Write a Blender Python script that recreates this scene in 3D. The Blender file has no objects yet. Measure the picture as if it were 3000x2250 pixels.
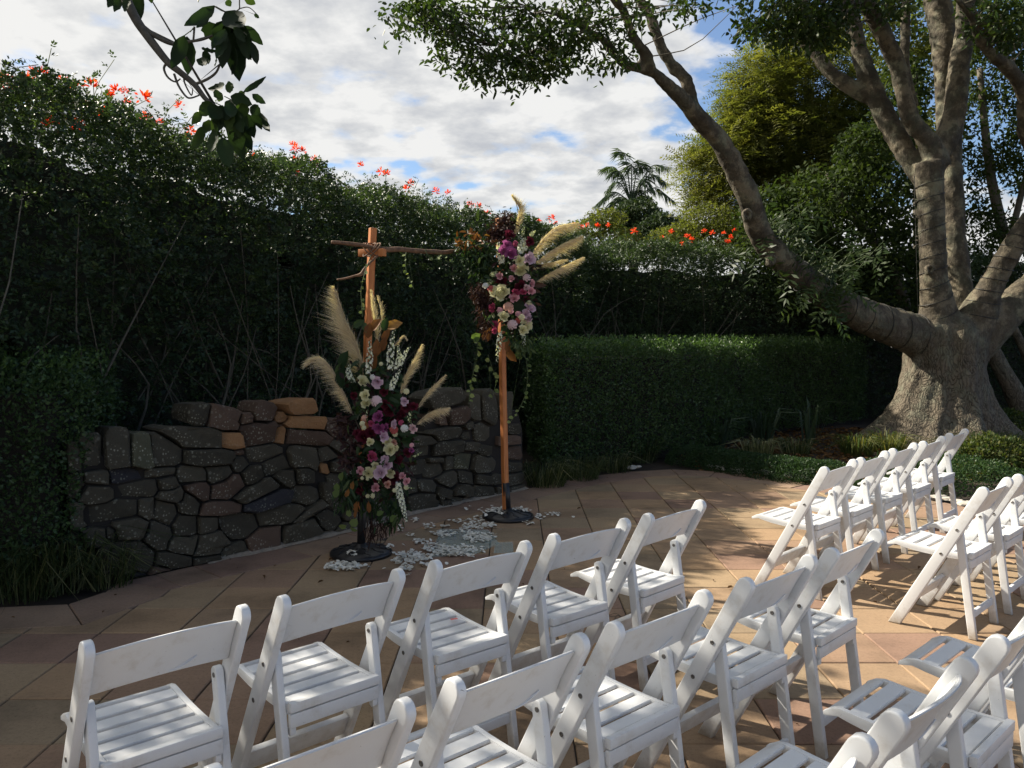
import bpy, bmesh, math, random
import numpy as np
from mathutils import Vector, Matrix, noise
random.seed(7); np.random.seed(7)
R = np.random.default_rng(11)
S = bpy.context.scene
C = S.collection
rad = math.radians

# ------------------------------------------------------------ camera, sky, sun, exposure
EYE = 1.6; FPX = 2400.0; PITCH = math.atan(145/2400)
cd = bpy.data.cameras.new('camera'); cam = bpy.data.objects.new('camera', cd); C.objects.link(cam)
cd.sensor_width = 36; cd.lens = 36*FPX/3000; cd.clip_start = .05; cd.clip_end = 2000
cam.location = (0, 0, EYE); cam.rotation_euler = (rad(90)-PITCH, 0, 0)
S.camera = cam
SUN_EL = rad(38); SH = Vector((-.90, .43, 0)).normalized()
SUNV = Vector((SH.x*math.cos(SUN_EL), SH.y*math.cos(SUN_EL), math.sin(SUN_EL)))
sl = bpy.data.lights.new('sun', 'SUN'); sun = bpy.data.objects.new('sun', sl); C.objects.link(sun)
sl.energy = 5.0; sl.angle = rad(.6); sl.color = (1, .92, .78)
sun.rotation_euler = SUNV.to_track_quat('Z', 'Y').to_euler()
sun.location = (-20, 10, 20)
W = bpy.data.worlds.new('World'); S.world = W; W.use_nodes = True
wt = W.node_tree; wt.nodes.clear()
def nd(t, typ, **kw):
    n = t.nodes.new(typ)
    for k, v in kw.items():
        if k.startswith('i_'):
            key = k[2:]; key = int(key) if key.isdigit() else key.replace('_', ' ')
            n.inputs[key].default_value = v
        else: setattr(n, k, v)
    return n
def mth(t, op, a, b=None, clamp=False):
    n = t.nodes.new('ShaderNodeMath'); n.operation = op; n.use_clamp = clamp
    for i, v in enumerate((a, b)):
        if v is None: continue
        if isinstance(v, (int, float)): n.inputs[i].default_value = v
        else: t.links.new(v, n.inputs[i])
    return n.outputs[0]
def ramp(t, fac, stops, interp='LINEAR'):
    n = t.nodes.new('ShaderNodeValToRGB'); n.color_ramp.interpolation = interp
    e = n.color_ramp.elements
    while len(e) < len(stops): e.new(.5)
    for s, (p, c) in zip(e, stops):
        s.position = p; s.color = (c, c, c, 1) if isinstance(c, (int, float)) else (*c, 1)
    t.links.new(fac, n.inputs[0]); return n.outputs[0]
def mixc(t, fac, a, b, mode='MIX'):
    n = t.nodes.new('ShaderNodeMix'); n.data_type = 'RGBA'; n.blend_type = mode
    for i, v in ((0, fac), (6, a), (7, b)):
        if isinstance(v, (int, float)): n.inputs[i].default_value = v
        elif isinstance(v, tuple): n.inputs[i].default_value = (*v, 1)
        else: t.links.new(v, n.inputs[i])
    return n.outputs[2]
def noi(t, vec, scale, detail=4, rough=.55, dist=0):
    n = nd(t, 'ShaderNodeTexNoise', i_Scale=scale, i_Detail=detail, i_Roughness=rough, i_Distortion=dist)
    if vec is not None: t.links.new(vec, n.inputs['Vector'])
    return n.outputs[0]
sky = nd(wt, 'ShaderNodeTexSky', sky_type='NISHITA', sun_disc=False, sun_elevation=SUN_EL,
         sun_rotation=math.atan2(SH.x, SH.y), altitude=50, air_density=1.0, dust_density=1.0, ozone_density=1.0)
tc = nd(wt, 'ShaderNodeTexCoord'); sp = nd(wt, 'ShaderNodeSeparateXYZ'); wt.links.new(tc.outputs['Generated'], sp.inputs[0])
zz = mth(wt, 'ADD', mth(wt, 'MAXIMUM', sp.outputs[2], 0.0), .22)
cx = mth(wt, 'DIVIDE', sp.outputs[0], zz); cy = mth(wt, 'DIVIDE', sp.outputs[1], zz)
cb = nd(wt, 'ShaderNodeCombineXYZ'); wt.links.new(cx, cb.inputs[0]); wt.links.new(mth(wt, 'MULTIPLY', cy, 1.0), cb.inputs[1])
cb.inputs[2].default_value = 3.7
n1 = noi(wt, cb.outputs[0], 6.2, 7, .5, 0)
n2 = noi(wt, cb.outputs[0], .9, 3, .5, 0)
# coverage: nearly closed to the left, opening into blue to the upper right
az = mth(wt, 'SUBTRACT', mth(wt, 'DIVIDE', sp.outputs[0], mth(wt, 'MAXIMUM', sp.outputs[1], .15)), .15)
openr = mth(wt, 'MULTIPLY', mth(wt, 'MULTIPLY', mth(wt, 'MAXIMUM', mth(wt, 'MINIMUM', az, .3), 0), .9),
            mth(wt, 'MULTIPLY', mth(wt, 'MAXIMUM', mth(wt, 'SUBTRACT', sp.outputs[2], .10), 0), 4.2), clamp=True)
cov = mth(wt, 'SUBTRACT', mth(wt, 'ADD', mth(wt, 'MULTIPLY', n1, .72), mth(wt, 'MULTIPLY', n2, .38)), mth(wt, 'MULTIPLY', openr, 2.6))
mask = ramp(wt, cov, [(.37, .06), (.455, .82), (.50, 1)], 'EASE')
dens = noi(wt, cb.outputs[0], 7.5, 7, .55, 0)
vd = nd(wt, 'ShaderNodeVectorMath', operation='DOT_PRODUCT'); wt.links.new(tc.outputs['Generated'], vd.inputs[0]); vd.inputs[1].default_value = SUNV
glow = mth(wt, 'POWER', mth(wt, 'MAXIMUM', vd.outputs['Value'], 0), 9)
ccol = ramp(wt, dens, [(.31, (5.3, 5.5, 5.9)), (.46, (6.9, 7.0, 7.1)), (.58, (8.5, 8.5, 8.4))])
ccol = mixc(wt, mth(wt, 'MULTIPLY', glow, .9, True), ccol, (9.5, 9.3, 8.8))
skyb = mixc(wt, 1.0, sky.outputs[0], (1.05, 1.25, 1.5), 'MULTIPLY')
col = mixc(wt, mask, skyb, ccol)
bg = nd(wt, 'ShaderNodeBackground', i_Strength=.052); wt.links.new(col, bg.inputs[0])
wo = nd(wt, 'ShaderNodeOutputWorld'); wt.links.new(bg.outputs[0], wo.inputs[0])
S.view_settings.view_transform = 'Standard'; S.view_settings.look = 'None'
S.view_settings.gamma = 1; S.view_settings.use_curve_mapping = False
S.view_settings.exposure = 1.0
try:
    S.cycles.max_bounces = 8; S.cycles.transparent_max_bounces = 8
    S.cycles.use_denoising = True
except Exception: pass

# ------------------------------------------------------------ where a point of the place lies, seen along a line of sight
def ray(px, py):
    x = (px-1500)/FPX; y = -(py-1125)/FPX
    return np.array([x, math.cos(PITCH)+y*math.sin(PITCH), -math.sin(PITCH)+y*math.cos(PITCH)])
def atz(px, py, z=0.):
    r = ray(px, py); return r*((z-EYE)/r[2])+np.array([0, 0, EYE])
def aty(px, py, Y):
    r = ray(px, py); return r*(Y/r[1])+np.array([0, 0, EYE])
def proj(p):
    dz = p[2]-EYE; f = p[1]*math.cos(PITCH)-dz*math.sin(PITCH); u = p[1]*math.sin(PITCH)+dz*math.cos(PITCH)
    return 1500+FPX*p[0]/f, 1125-FPX*u/f

# ------------------------------------------------------------ objects
def tag(o, label=None, cat=None, group=None, kind=None):
    if label: o['label'] = label
    if cat: o['category'] = cat
    if group: o['group'] = group
    if kind: o['kind'] = kind
    return o
def root(name, loc, label, cat, group=None, rz=0):
    o = bpy.data.objects.new(name, None); C.objects.link(o); o.location = loc; o.rotation_euler = (0, 0, rz)
    o.empty_display_size = .1
    return tag(o, label, cat, group)
STUFF = {'twig', 'inner_leaves', 'leafy_spray', 'wispy_foliage', 'hanging_foliage', 'hanging_grass', 'dark_foliage', 'rusty_spray', 'pale_foliage', 'unseen_shade_leaves', 'blades'}
def link(name, me, mat=None, parent=None, world=False):
    o = bpy.data.objects.new(name, me); C.objects.link(o)
    if mat is not None and not me.materials: me.materials.append(mat)
    if name in STUFF: o['kind'] = 'stuff'
    if parent is not None:
        o.parent = parent
        if world: o.location = -Vector(parent.location)
    return o
def mesh(name, v, f, smooth=False):
    me = bpy.data.meshes.new(name); me.from_pydata([tuple(map(float, p)) for p in v], [], f); me.update()
    if smooth: me.polygons.foreach_set('use_smooth', [True]*len(me.polygons))
    return me
def qmesh(name, V, F, att=None, smooth=False):
    """V (n,3), F (m,k) arrays -> mesh fast; att: per-vertex float attribute 'v'"""
    me = bpy.data.meshes.new(name); n, m, k = len(V), len(F), F.shape[1]
    me.vertices.add(n); me.vertices.foreach_set('co', np.ascontiguousarray(V, dtype=np.float32).ravel())
    me.loops.add(m*k); me.loops.foreach_set('vertex_index', np.ascontiguousarray(F, dtype=np.int32).ravel())
    me.polygons.add(m); me.polygons.foreach_set('loop_start', np.arange(0, m*k, k, dtype=np.int32))
    try: me.polygons.foreach_set('loop_total', np.full(m, k, dtype=np.int32))
    except Exception: pass
    if smooth: me.polygons.foreach_set('use_smooth', np.ones(m, dtype=bool))
    if att is not None:
        a = me.attributes.new('v', 'FLOAT', 'POINT'); a.data.foreach_set('value', np.ascontiguousarray(att, dtype=np.float32))
    me.update(calc_edges=True); return me
def joinq(parts):
    Vs, Fs, As, o = [], [], [], 0
    for V, F, A in parts:
        Vs.append(V); Fs.append(F+o); As.append(A); o += len(V)
    return np.vstack(Vs), np.vstack(Fs), np.concatenate(As)
def unit(a): return a/np.maximum(np.linalg.norm(a, axis=-1, keepdims=True), 1e-9)
def rnd_dirs(n): return unit(R.normal(size=(n, 3)))

def leaves(P, D, N, L, wr, v, fold=.12, droop=.0):
    """one folded diamond per leaf"""
    n = len(P); L = np.broadcast_to(L, (n,))[:, None]; D = unit(D); Sd = unit(np.cross(D, N)); N = unit(np.cross(Sd, D))
    wr = np.broadcast_to(wr, (n,))[:, None]
    a = P; t = P+D*L; t[:, 2] -= (droop*L)[:, 0]
    m = P+D*L*.45+N*L*fold*-1
    b = m+Sd*L*wr*.5+N*L*fold; c = m-Sd*L*wr*.5+N*L*fold
    V = np.stack([a, b, t, c], 1).reshape(-1, 3); F = np.arange(4*n).reshape(n, 4)
    return V, F, np.repeat(np.broadcast_to(v, (n,)), 4)
def leaves6(P, D, N, L, wr, v, fold=.1, droop=.1):
    """six-sided leaf with a midrib, two quads"""
    n = len(P); L = np.broadcast_to(L, (n,))[:, None]; D = unit(D); Sd = unit(np.cross(D, N)); N = unit(np.cross(Sd, D))
    wr = np.broadcast_to(wr, (n,))[:, None]*L*.5
    dn = np.zeros((n, 3)); dn[:, 2] = -1
    def pt(t, s): return P+D*L*t+Sd*wr*s+N*abs(s)*L*fold+dn*L*droop*t*t
    V = np.stack([P, pt(.28, .85), pt(.68, .8), pt(1, 0), pt(.68, -.8), pt(.28, -.85)], 1).reshape(-1, 3)
    base = (np.arange(n)*6)[:, None]
    F = np.vstack([base+np.array([0, 1, 2, 3]), base+np.array([0, 3, 4, 5])])
    return V, F, np.repeat(np.broadcast_to(v, (n,)), 6)
def pinnate(P, D, N, L, pairs, leafl, wr, v, ang=.9, jit=.25):
    """compound leaves: opposite leaflets along an axis of length L"""
    n = len(P); L = np.broadcast_to(L, (n,)); D = unit(D); Sd = unit(np.cross(D, N)); N = unit(np.cross(Sd, D))
    ks = np.repeat(np.linspace(.25, 1, pairs), 2); sg = np.tile([1, -1], pairs)
    ks = np.append(ks, 1.0); sg = np.append(sg, 0)
    m = len(ks)
    rep = lambda a: np.repeat(a, m, axis=0)
    k = np.tile(ks, n)[:, None]; s = np.tile(sg, n)[:, None]
    Dn = rep(D); Pn = rep(P)+Dn*rep(L[:, None])*k; Pn[:, 2] -= (rep(L[:, None])*k*k*.25)[:, 0]
    d = Dn*math.cos(ang)+rep(Sd)*s*math.sin(ang); d = unit(d+R.normal(size=d.shape)*jit)
    nn = unit(rep(N)+R.normal(size=d.shape)*jit)
    return leaves(Pn, d, nn, leafl*R.uniform(.75, 1.2, len(Pn)), wr, rep(v)+R.uniform(-.08, .08, len(Pn)))
def ccurve(pts, n):
    """Catmull-Rom through rows of any width, n samples"""
    P = np.array(pts, float); P = np.vstack([2*P[0]-P[1], P, 2*P[-1]-P[-2]]); out = []
    m = len(P)-3
    for t in np.linspace(0, m-1e-6, n):
        i = int(t); u = t-i; p0, p1, p2, p3 = P[i:i+4]
        out.append(.5*((2*p1)+(-p0+p2)*u+(2*p0-5*p1+4*p2-p3)*u*u+(-p0+3*p1-3*p2+p3)*u**3))
    return np.array(out)
def tube(pts, r, k=8, cap=True):
    """pts (n,3), r (n,) -> V,F quads, A"""
    P = np.array(pts, float); n = len(P); r = np.broadcast_to(r, (n,)); T = unit(np.gradient(P, axis=0))
    ref = np.array([0, 0, 1.]) if abs(T[0][2]) < .9 else np.array([1., 0, 0]); u = unit(np.cross(T[0], ref)); V = []
    for i in range(n):
        u = unit(u-T[i]*np.dot(u, T[i])); w = np.cross(T[i], u)
        a = np.linspace(0, 2*math.pi, k, endpoint=False)[:, None]
        V.append(P[i]+(u*np.cos(a)+w*np.sin(a))*r[i])
    V = np.vstack(V); F = []
    for i in range(n-1):
        for j in range(k):
            a, b = i*k+j, i*k+(j+1) % k; F.append((a, b, b+k, a+k))
    if cap:
        V = np.vstack([V, P[0], P[-1]]); c0, c1 = n*k, n*k+1
        for j in range(0, k, 2):
            F.append((c0, (j+2) % k, j+1, j)); o = (n-1)*k; F.append((c1, o+j, o+j+1, o+(j+2) % k))
    return V, np.array(F), np.full(len(V), .5)
def ribbons(P0, P1, P2, w, v):
    """thin blades: base, mid, tip points"""
    n = len(P0); s = unit(np.cross(P2-P0, R.normal(size=(n, 3)))); w = np.broadcast_to(w, (n,))[:, None]
    V = np.stack([P0-s*w*.5, P0+s*w*.5, P1+s*w*.4, P2+s*w*.06, P2-s*w*.06, P1-s*w*.4], 1).reshape(-1, 3)
    b = (np.arange(n)*6)[:, None]
    return V, np.vstack([b+np.array([0, 1, 2, 5]), b+np.array([5, 2, 3, 4])]), np.repeat(np.broadcast_to(v, (n,)), 6)
def prism(poly, x0, x1, axis='x', bevel=0.003, seg=2):
    """2-D outline pushed through a thickness, edges rounded"""
    bm = bmesh.new()
    def P(u, w, t): return (t, u, w) if axis == 'x' else ((u, t, w) if axis == 'y' else (u, w, t))
    a = [bm.verts.new(P(u, w, x0)) for u, w in poly]; b = [bm.verts.new(P(u, w, x1)) for u, w in poly]
    n = len(poly); bm.faces.new(a); bm.faces.new(b[::-1])
    for i in range(n): bm.faces.new((a[i], b[i], b[(i+1) % n], a[(i+1) % n]))
    bmesh.ops.recalc_face_normals(bm, faces=bm.faces)
    if bevel: bmesh.ops.bevel(bm, geom=[e for e in bm.edges if e.calc_face_angle(0) > .5], offset=bevel, segments=seg, affect='EDGES', profile=.6)
    me = bpy.data.meshes.new('part'); bm.to_mesh(me); bm.free()
    me.polygons.foreach_set('use_smooth', [True]*len(me.polygons))
    me.set_sharp_from_angle(angle=rad(38))
    return me
def boxm(x0, x1, y0, y1, z0, z1, bevel=.003):
    return prism([(y0, z0), (y1, z0), (y1, z1), (y0, z1)], x0, x1, 'x', bevel)

# ------------------------------------------------------------ materials
def mat(name):
    m = bpy.data.materials.new(name); m.use_nodes = True; t = m.node_tree; b = t.nodes['Principled BSDF']; return m, t, b
def objv(t):
    n = nd(t, 'ShaderNodeTexCoord'); return n.outputs['Object']
def bump(t, b, h, st, dist=.01):
    n = nd(t, 'ShaderNodeBump', i_Strength=st, i_Distance=dist); t.links.new(h, n.inputs['Height']); t.links.new(n.outputs[0], b.inputs['Normal'])
def leafmat(name, c0, c1, c2, trans=.35, rough=.45, spec=.4):
    m, t, b = mat(name); a = nd(t, 'ShaderNodeAttribute', attribute_name='v')
    c = ramp(t, a.outputs['Fac'], [(0, c0), (.5, c1), (1, c2)])
    t.links.new(c, b.inputs['Base Color']); b.inputs['Roughness'].default_value = min(.8, rough+.08); b.inputs['Specular IOR Level'].default_value = spec*.6
    tr = nd(t, 'ShaderNodeBsdfTranslucent'); tc_ = mixc(t, 1.0, c, (1.7, 1.8, .75), 'MULTIPLY'); t.links.new(tc_, tr.inputs[0])
    mx = nd(t, 'ShaderNodeMixShader', i_Fac=trans); t.links.new(b.outputs[0], mx.inputs[1]); t.links.new(tr.outputs[0], mx.inputs[2])
    t.links.new(mx.outputs[0], t.nodes['Material Output'].inputs[0]); return m
def plain(name, c, rough=.6, nz=0, scale=20, spec=.5, metal=0, bmp=0):
    m, t, b = mat(name); b.inputs['Roughness'].default_value = rough; b.inputs['Specular IOR Level'].default_value = spec; b.inputs['Metallic'].default_value = metal
    if nz or bmp:
        n = noi(t, objv(t), scale, 5)
        cc = ramp(t, n, [(.3, tuple(x*(1-nz) for x in c)), (.7, tuple(min(1, x*(1+nz)) for x in c))]); t.links.new(cc, b.inputs['Base Color'])
        if bmp: bump(t, b, n, bmp, .004)
    else: b.inputs['Base Color'].default_value = (*c, 1)
    return m
M = {}
M['hedge'] = leafmat('hedge_leaf', (.020, .038, .021), (.040, .068, .030), (.080, .12, .038), .22, .36, .6)
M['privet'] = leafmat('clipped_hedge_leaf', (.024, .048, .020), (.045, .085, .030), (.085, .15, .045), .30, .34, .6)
M['box'] = leafmat('box_leaf', (.016, .036, .014), (.03, .062, .022), (.06, .11, .035), .25, .4)
M['tree'] = leafmat('tree_leaf', (.020, .035, .012), (.035, .060, .018), (.085, .11, .028), .30, .4)
M['feather'] = leafmat('feathery_leaf', (.055, .072, .020), (.105, .118, .032), (.19, .18, .052), .42, .5)
M['dark'] = leafmat('dark_leaf', (.020, .034, .012), (.042, .064, .020), (.095, .115, .03), .3, .55, .2)
M['round'] = leafmat('rounded_tree_leaf', (.016, .03, .013), (.032, .052, .02), (.06, .082, .028), .2, .55)
M['palm'] = leafmat('palm_leaf', (.03, .05, .03), (.05, .08, .045), (.09, .12, .065), .25, .5)
M['grass'] = leafmat('strap_leaf', (.018, .032, .012), (.045, .065, .025), (.30, .29, .17), .3, .4)
M['flax'] = leafmat('flax_leaf', (.03, .05, .035), (.05, .08, .05), (.09, .12, .075), .25, .35)
M['drygrass'] = leafmat('mixed_leaf', (.035, .065, .018), (.095, .10, .03), (.26, .18, .065), .3, .5)
M['litter'] = leafmat('leaf_litter', (.07, .035, .016), (.14, .072, .03), (.24, .14, .06), .1, .8, .2)
M['bigleaf'] = leafmat('umbrella_leaf', (.012, .024, .012), (.022, .042, .018), (.05, .085, .02), .25, .5, .25)
M['gum'] = leafmat('round_leaf', (.10, .15, .05), (.19, .24, .09), (.33, .36, .15), .35, .5)
M['burg'] = leafmat('burgundy_leaf', (.018, .008, .010), (.035, .014, .016), (.07, .035, .025), .2, .45)
M['florag'] = leafmat('florist_leaf', (.015, .035, .015), (.035, .065, .025), (.08, .11, .04), .25, .4)
M['rust'] = leafmat('magnolia_leaf', (.14, .055, .02), (.25, .105, .035), (.36, .19, .06), .2, .45)
M['flower'] = leafmat('orange_flower', (.60, .03, .012), (.80, .06, .025), (.85, .14, .05), .35, .5)
M['plume'] = leafmat('pampas', (.42, .33, .26), (.62, .51, .42), (.84, .75, .66), .35, .8, .1)
M['stem'] = plain('stem', (.10, .085, .06), .8, .3, 30)
M['stemg'] = plain('green_stem', (.07, .10, .035), .7, .2, 30)
M['branch'] = plain('branch_bark', (.16, .085, .045), .75, .35, 25, bmp=.4)
M['metal'] = plain('black_metal', (.012, .012, .014), .42, .3, 40, bmp=.1)
M['screw'] = plain('screw', (.16, .15, .14), .35, metal=.8)
M['wire'] = plain('dark_wire', (.012, .012, .011), .5)
M['soil'] = plain('soil', (.035, .024, .016), .95, .4, 6, bmp=.6)
M['edgestone'] = plain('pale_stone', (.50, .46, .40), .9, .2, 18, bmp=.4)
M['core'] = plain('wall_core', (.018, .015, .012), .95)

def bark(name, lo, hi, lich, vs=9, bs=.9, zs=.45, bd=.03, smooth_up=False):
    m, t, b = mat(name); o = objv(t)
    mp = nd(t, 'ShaderNodeMapping'); mp.inputs['Scale'].default_value = (1, 1, zs); t.links.new(o, mp.inputs[0])
    wv = noi(t, mp.outputs[0], 5, 4); ad = nd(t, 'ShaderNodeVectorMath', operation='ADD')
    sc = nd(t, 'ShaderNodeVectorMath', operation='SCALE'); sc.inputs['Scale'].default_value = .38
    nc = nd(t, 'ShaderNodeTexNoise', i_Scale=6.0, i_Detail=3.0); t.links.new(mp.outputs[0], nc.inputs['Vector'])
    t.links.new(nc.outputs['Color'], sc.inputs[0]); t.links.new(mp.outputs[0], ad.inputs[0]); t.links.new(sc.outputs[0], ad.inputs[1])
    vo = nd(t, 'ShaderNodeTexVoronoi', feature='DISTANCE_TO_EDGE', i_Scale=float(vs)); t.links.new(ad.outputs[0], vo.inputs['Vector'])
    cr = ramp(t, mth(t, 'ADD', vo.outputs[0], mth(t, 'MULTIPLY', noi(t, mp.outputs[0], 22, 4), .22)), [(.08, 0), (.17, .7), (.4, 1)])
    fine = noi(t, mp.outputs[0], 34, 6, .65)
    c = mixc(t, fine, lo, hi); c = mixc(t, ramp(t, noi(t, o, 3.3, 7, .7), [(.48, 0), (.62, .75)]), c, lich)
    sz = nd(t, 'ShaderNodeSeparateXYZ'); t.links.new(o, sz.inputs[0]); sm_ = ramp(t, mth(t, 'ADD', mth(t, 'MULTIPLY', sz.outputs[2], .25), mth(t, 'MULTIPLY', noi(t, o, 1.5, 3), .12)), [(.34, 0), (.58, .82)]) if smooth_up else 0.0
    cr = mixc(t, sm_, cr, (1, 1, 1))
    c = mixc(t, cr, tuple(x*.42 for x in lo), c)
    if smooth_up:
        pa = ramp(t, noi(t, o, 4.5, 7, .7), [(.38, (.24, .24, .24)), (.50, (.52, .53, .51)), (.58, (1.2, 1.22, 1.14))])
        c = mixc(t, sm_, c, mixc(t, 1, c, pa, 'MULTIPLY')); t.links.new(c, b.inputs['Base Color'])
    b.inputs['Roughness'].default_value = .85; b.inputs['Specular IOR Level'].default_value = .25
    h = mth(t, 'ADD', mth(t, 'MULTIPLY', cr, .7), mth(t, 'ADD', mth(t, 'MULTIPLY', fine, .45), mth(t, 'MULTIPLY', noi(t, o, 11, 6, .7), .8))); bump(t, b, h, bs, bd); return m
# bark
M['bark'] = bark('tree_bark', (.105, .085, .06), (.215, .18, .135), (.18, .18, .13), vs=17, smooth_up=True)
M['limb'] = bark('limb_bark', (.085, .072, .055), (.17, .145, .11), (.19, .19, .14), vs=16, bs=.55, zs=1, bd=.012)

def stone(name, lo, hi, lich=.5, spots=True):
    m, t, b = mat(name); o = objv(t); oi = nd(t, 'ShaderNodeObjectInfo')
    c = mixc(t, noi(t, o, 9, 6, .6), lo, hi)
    c = mixc(t, mth(t, 'MULTIPLY', oi.outputs['Random'], .55), c, tuple(x*.45 for x in lo))
    if spots:
        pt = ramp(t, noi(t, o, 5.5, 3), [(.46, 0), (.60, 1)])
        vo = nd(t, 'ShaderNodeTexVoronoi', i_Scale=48.0); t.links.new(o, vo.inputs['Vector'])
        sp_ = ramp(t, mth(t, 'ADD', vo.outputs[0], mth(t, 'MULTIPLY', noi(t, o, 60, 3), .25)), [(.34, 1), (.44, 0)])
        vo2 = nd(t, 'ShaderNodeTexVoronoi', i_Scale=17.0); t.links.new(o, vo2.inputs['Vector'])
        s2 = ramp(t, mth(t, 'ADD', vo2.outputs[0], mth(t, 'MULTIPLY', noi(t, o, 70, 3), .2)), [(.25, .8), (.32, 0)])
        f = mth(t, 'MULTIPLY', mth(t, 'MAXIMUM', mth(t, 'MULTIPLY', sp_, pt), mth(t, 'MULTIPLY', s2, .6)), lich)
        c = mixc(t, f, c, (.34, .34, .27))
    t.links.new(c, b.inputs['Base Color']); b.inputs['Roughness'].default_value = .9; b.inputs['Specular IOR Level'].default_value = .3
    bump(t, b, mth(t, 'ADD', noi(t, o, 14, 6, .65), mth(t, 'MULTIPLY', noi(t, o, 70, 4), .35)), .8, .02); return m
M['stone'] = stone('wall_stone', (.044, .040, .028), (.105, .092, .066), .6)
M['stone_red'] = stone('reddish_stone', (.085, .055, .040), (.15, .10, .07), .6)
M['stone_orange'] = stone('orange_sandstone', (.27, .135, .06), (.44, .245, .11), .2)
M['stone_lichen'] = stone('lichened_stone', (.06, .058, .04), (.17, .17, .10), 1.0)
M['stone_blue'] = stone('dark_blue_stone', (.026, .026, .030), (.045, .045, .052), .35)

m, t, b = mat('paver'); M['paver'] = m; o = objv(t); oi = nd(t, 'ShaderNodeObjectInfo')
ge = nd(t, 'ShaderNodeNewGeometry')
c = ramp(t, oi.outputs['Random'], [(0, (.48, .33, .205)), (.2, (.43, .32, .205)), (.38, (.53, .355, .21)), (.55, (.45, .295, .195)), (.72, (.50, .36, .22)), (.86, (.41, .26, .185)), (1, (.40, .315, .215))], 'CONSTANT')
c = mixc(t, 1, c, (.66, .655, .65), 'MULTIPLY')
st = ramp(t, noi(t, ge.outputs['Position'], 1.7, 6, .62), [(.30, .58), (.50, .95), (.72, 1.12)])
c = mixc(t, 1, c, st, 'MULTIPLY')
sp2 = ramp(t, noi(t, ge.outputs['Position'], 55, 5, .7), [(.30, .80), (.50, 1), (.75, 1.07)])
c = mixc(t, 1, c, sp2, 'MULTIPLY')
# small dark pits scattered over the pavers
pit = ramp(t, noi(t, ge.outputs['Position'], 120, 2), [(.27, .55), (.34, 1)])
c = mixc(t, 1, c, pit, 'MULTIPLY')
t.links.new(c, b.inputs['Base Color']); b.inputs['Roughness'].default_value = .82; b.inputs['Specular IOR Level'].default_value = .3
bump(t, b, mth(t, 'ADD', noi(t, ge.outputs['Position'], 90, 4), mth(t, 'MULTIPLY', noi(t, ge.outputs['Position'], 9, 4), 1.2)), .35, .004)
m2 = m.copy(); m2.name = 'border_paver'; M['border'] = m2
for n in m2.node_tree.nodes:
    if n.type == 'VALTORGB' and len(n.color_ramp.elements) == 7:
        for e, cc in zip(n.color_ramp.elements, [(.44, .30, .21), (.41, .28, .20), (.46, .32, .22), (.39, .255, .19), (.44, .31, .22), (.42, .28, .20), (.46, .33, .225)]): e.color = (*cc, 1)
M['joint'] = plain('joint_sand', (.045, .036, .028), .95, .3, 30, bmp=.4)

m, t, b = mat('white_resin'); M['white'] = m; o = objv(t)
dirt = ramp(t, noi(t, o, 7, 7, .68), [(.30, (.55, .53, .50)), (.46, (.675, .685, .695)), (.7, (.69, .705, .725))])
ge = nd(t, 'ShaderNodeNewGeometry')
sc_ = ramp(t, noi(t, ge.outputs['Position'], 26, 6, .75, 1.5), [(.28, .82), (.36, 1)])
sz = nd(t, 'ShaderNodeSeparateXYZ'); t.links.new(ge.outputs['Position'], sz.inputs[0])
lowd = ramp(t, mth(t, 'ADD', sz.outputs[2], mth(t, 'MULTIPLY', noi(t, ge.outputs['Position'], 18, 5, .7), .16)), [(.07, (.50, .43, .35)), (.17, (1, 1, 1))])
scu = ramp(t, noi(t, ge.outputs['Position'], 44, 3, .5, 3.0), [(.235, .30), (.262, 1)])
cc_ = mixc(t, 1, mixc(t, 1, dirt, sc_, 'MULTIPLY'), lowd, 'MULTIPLY'); t.links.new(mixc(t, 1, cc_, scu, 'MULTIPLY'), b.inputs['Base Color'])
b.inputs['Roughness'].default_value = .38; b.inputs['Specular IOR Level'].default_value = .45
b.inputs['Subsurface Weight'].default_value = 0
bump(t, b, noi(t, o, 60, 3), .08, .002)
m, t, b = mat('post_timber'); M['post'] = m; o = objv(t)
mp = nd(t, 'ShaderNodeMapping'); mp.inputs['Scale'].default_value = (26, 26, 1.5); t.links.new(o, mp.inputs[0])
g = noi(t, mp.outputs[0], 2.2, 5, .6, .6); c = ramp(t, g, [(.3, (.34, .105, .028)), (.5, (.48, .165, .045)), (.72, (.60, .235, .07))])
t.links.new(c, b.inputs['Base Color']); b.inputs['Roughness'].default_value = .6; bump(t, b, g, .25, .003)
def petalm(name, c, tr=.35):
    m, t, b = mat(name); n = noi(t, objv(t), 30, 3); oi = nd(t, 'ShaderNodeObjectInfo')
    cc = ramp(t, n, [(.3, tuple(x*.82 for x in c)), (.7, c)]); cc = mixc(t, mth(t, 'MULTIPLY', oi.outputs['Random'], .25), cc, tuple(x*.7 for x in c))
    t.links.new(cc, b.inputs['Base Color']); b.inputs['Roughness'].default_value = .65; b.inputs['Specular IOR Level'].default_value = .25
    tl = nd(t, 'ShaderNodeBsdfTranslucent'); t.links.new(cc, tl.inputs[0]); mx = nd(t, 'ShaderNodeMixShader', i_Fac=tr)
    t.links.new(b.outputs[0], mx.inputs[1]); t.links.new(tl.outputs[0], mx.inputs[2]); t.links.new(mx.outputs[0], t.nodes['Material Output'].inputs[0]); return m
FC = dict(cream=(.84, .80, .50), white=(.80, .80, .76), pink=(.82, .44, .48), pale=(.86, .64, .65), lilac=(.78, .58, .68), purple=(.45, .12, .30),
          magenta=(.52, .09, .18), maroon=(.14, .018, .035), coral=(.60, .14, .13), peach=(.76, .44, .34))
for k, c in FC.items(): M['f_'+k] = petalm(k+'_petal', c)
M['petal'] = petalm('fallen_petal', (.90, .88, .80), .15)
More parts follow.
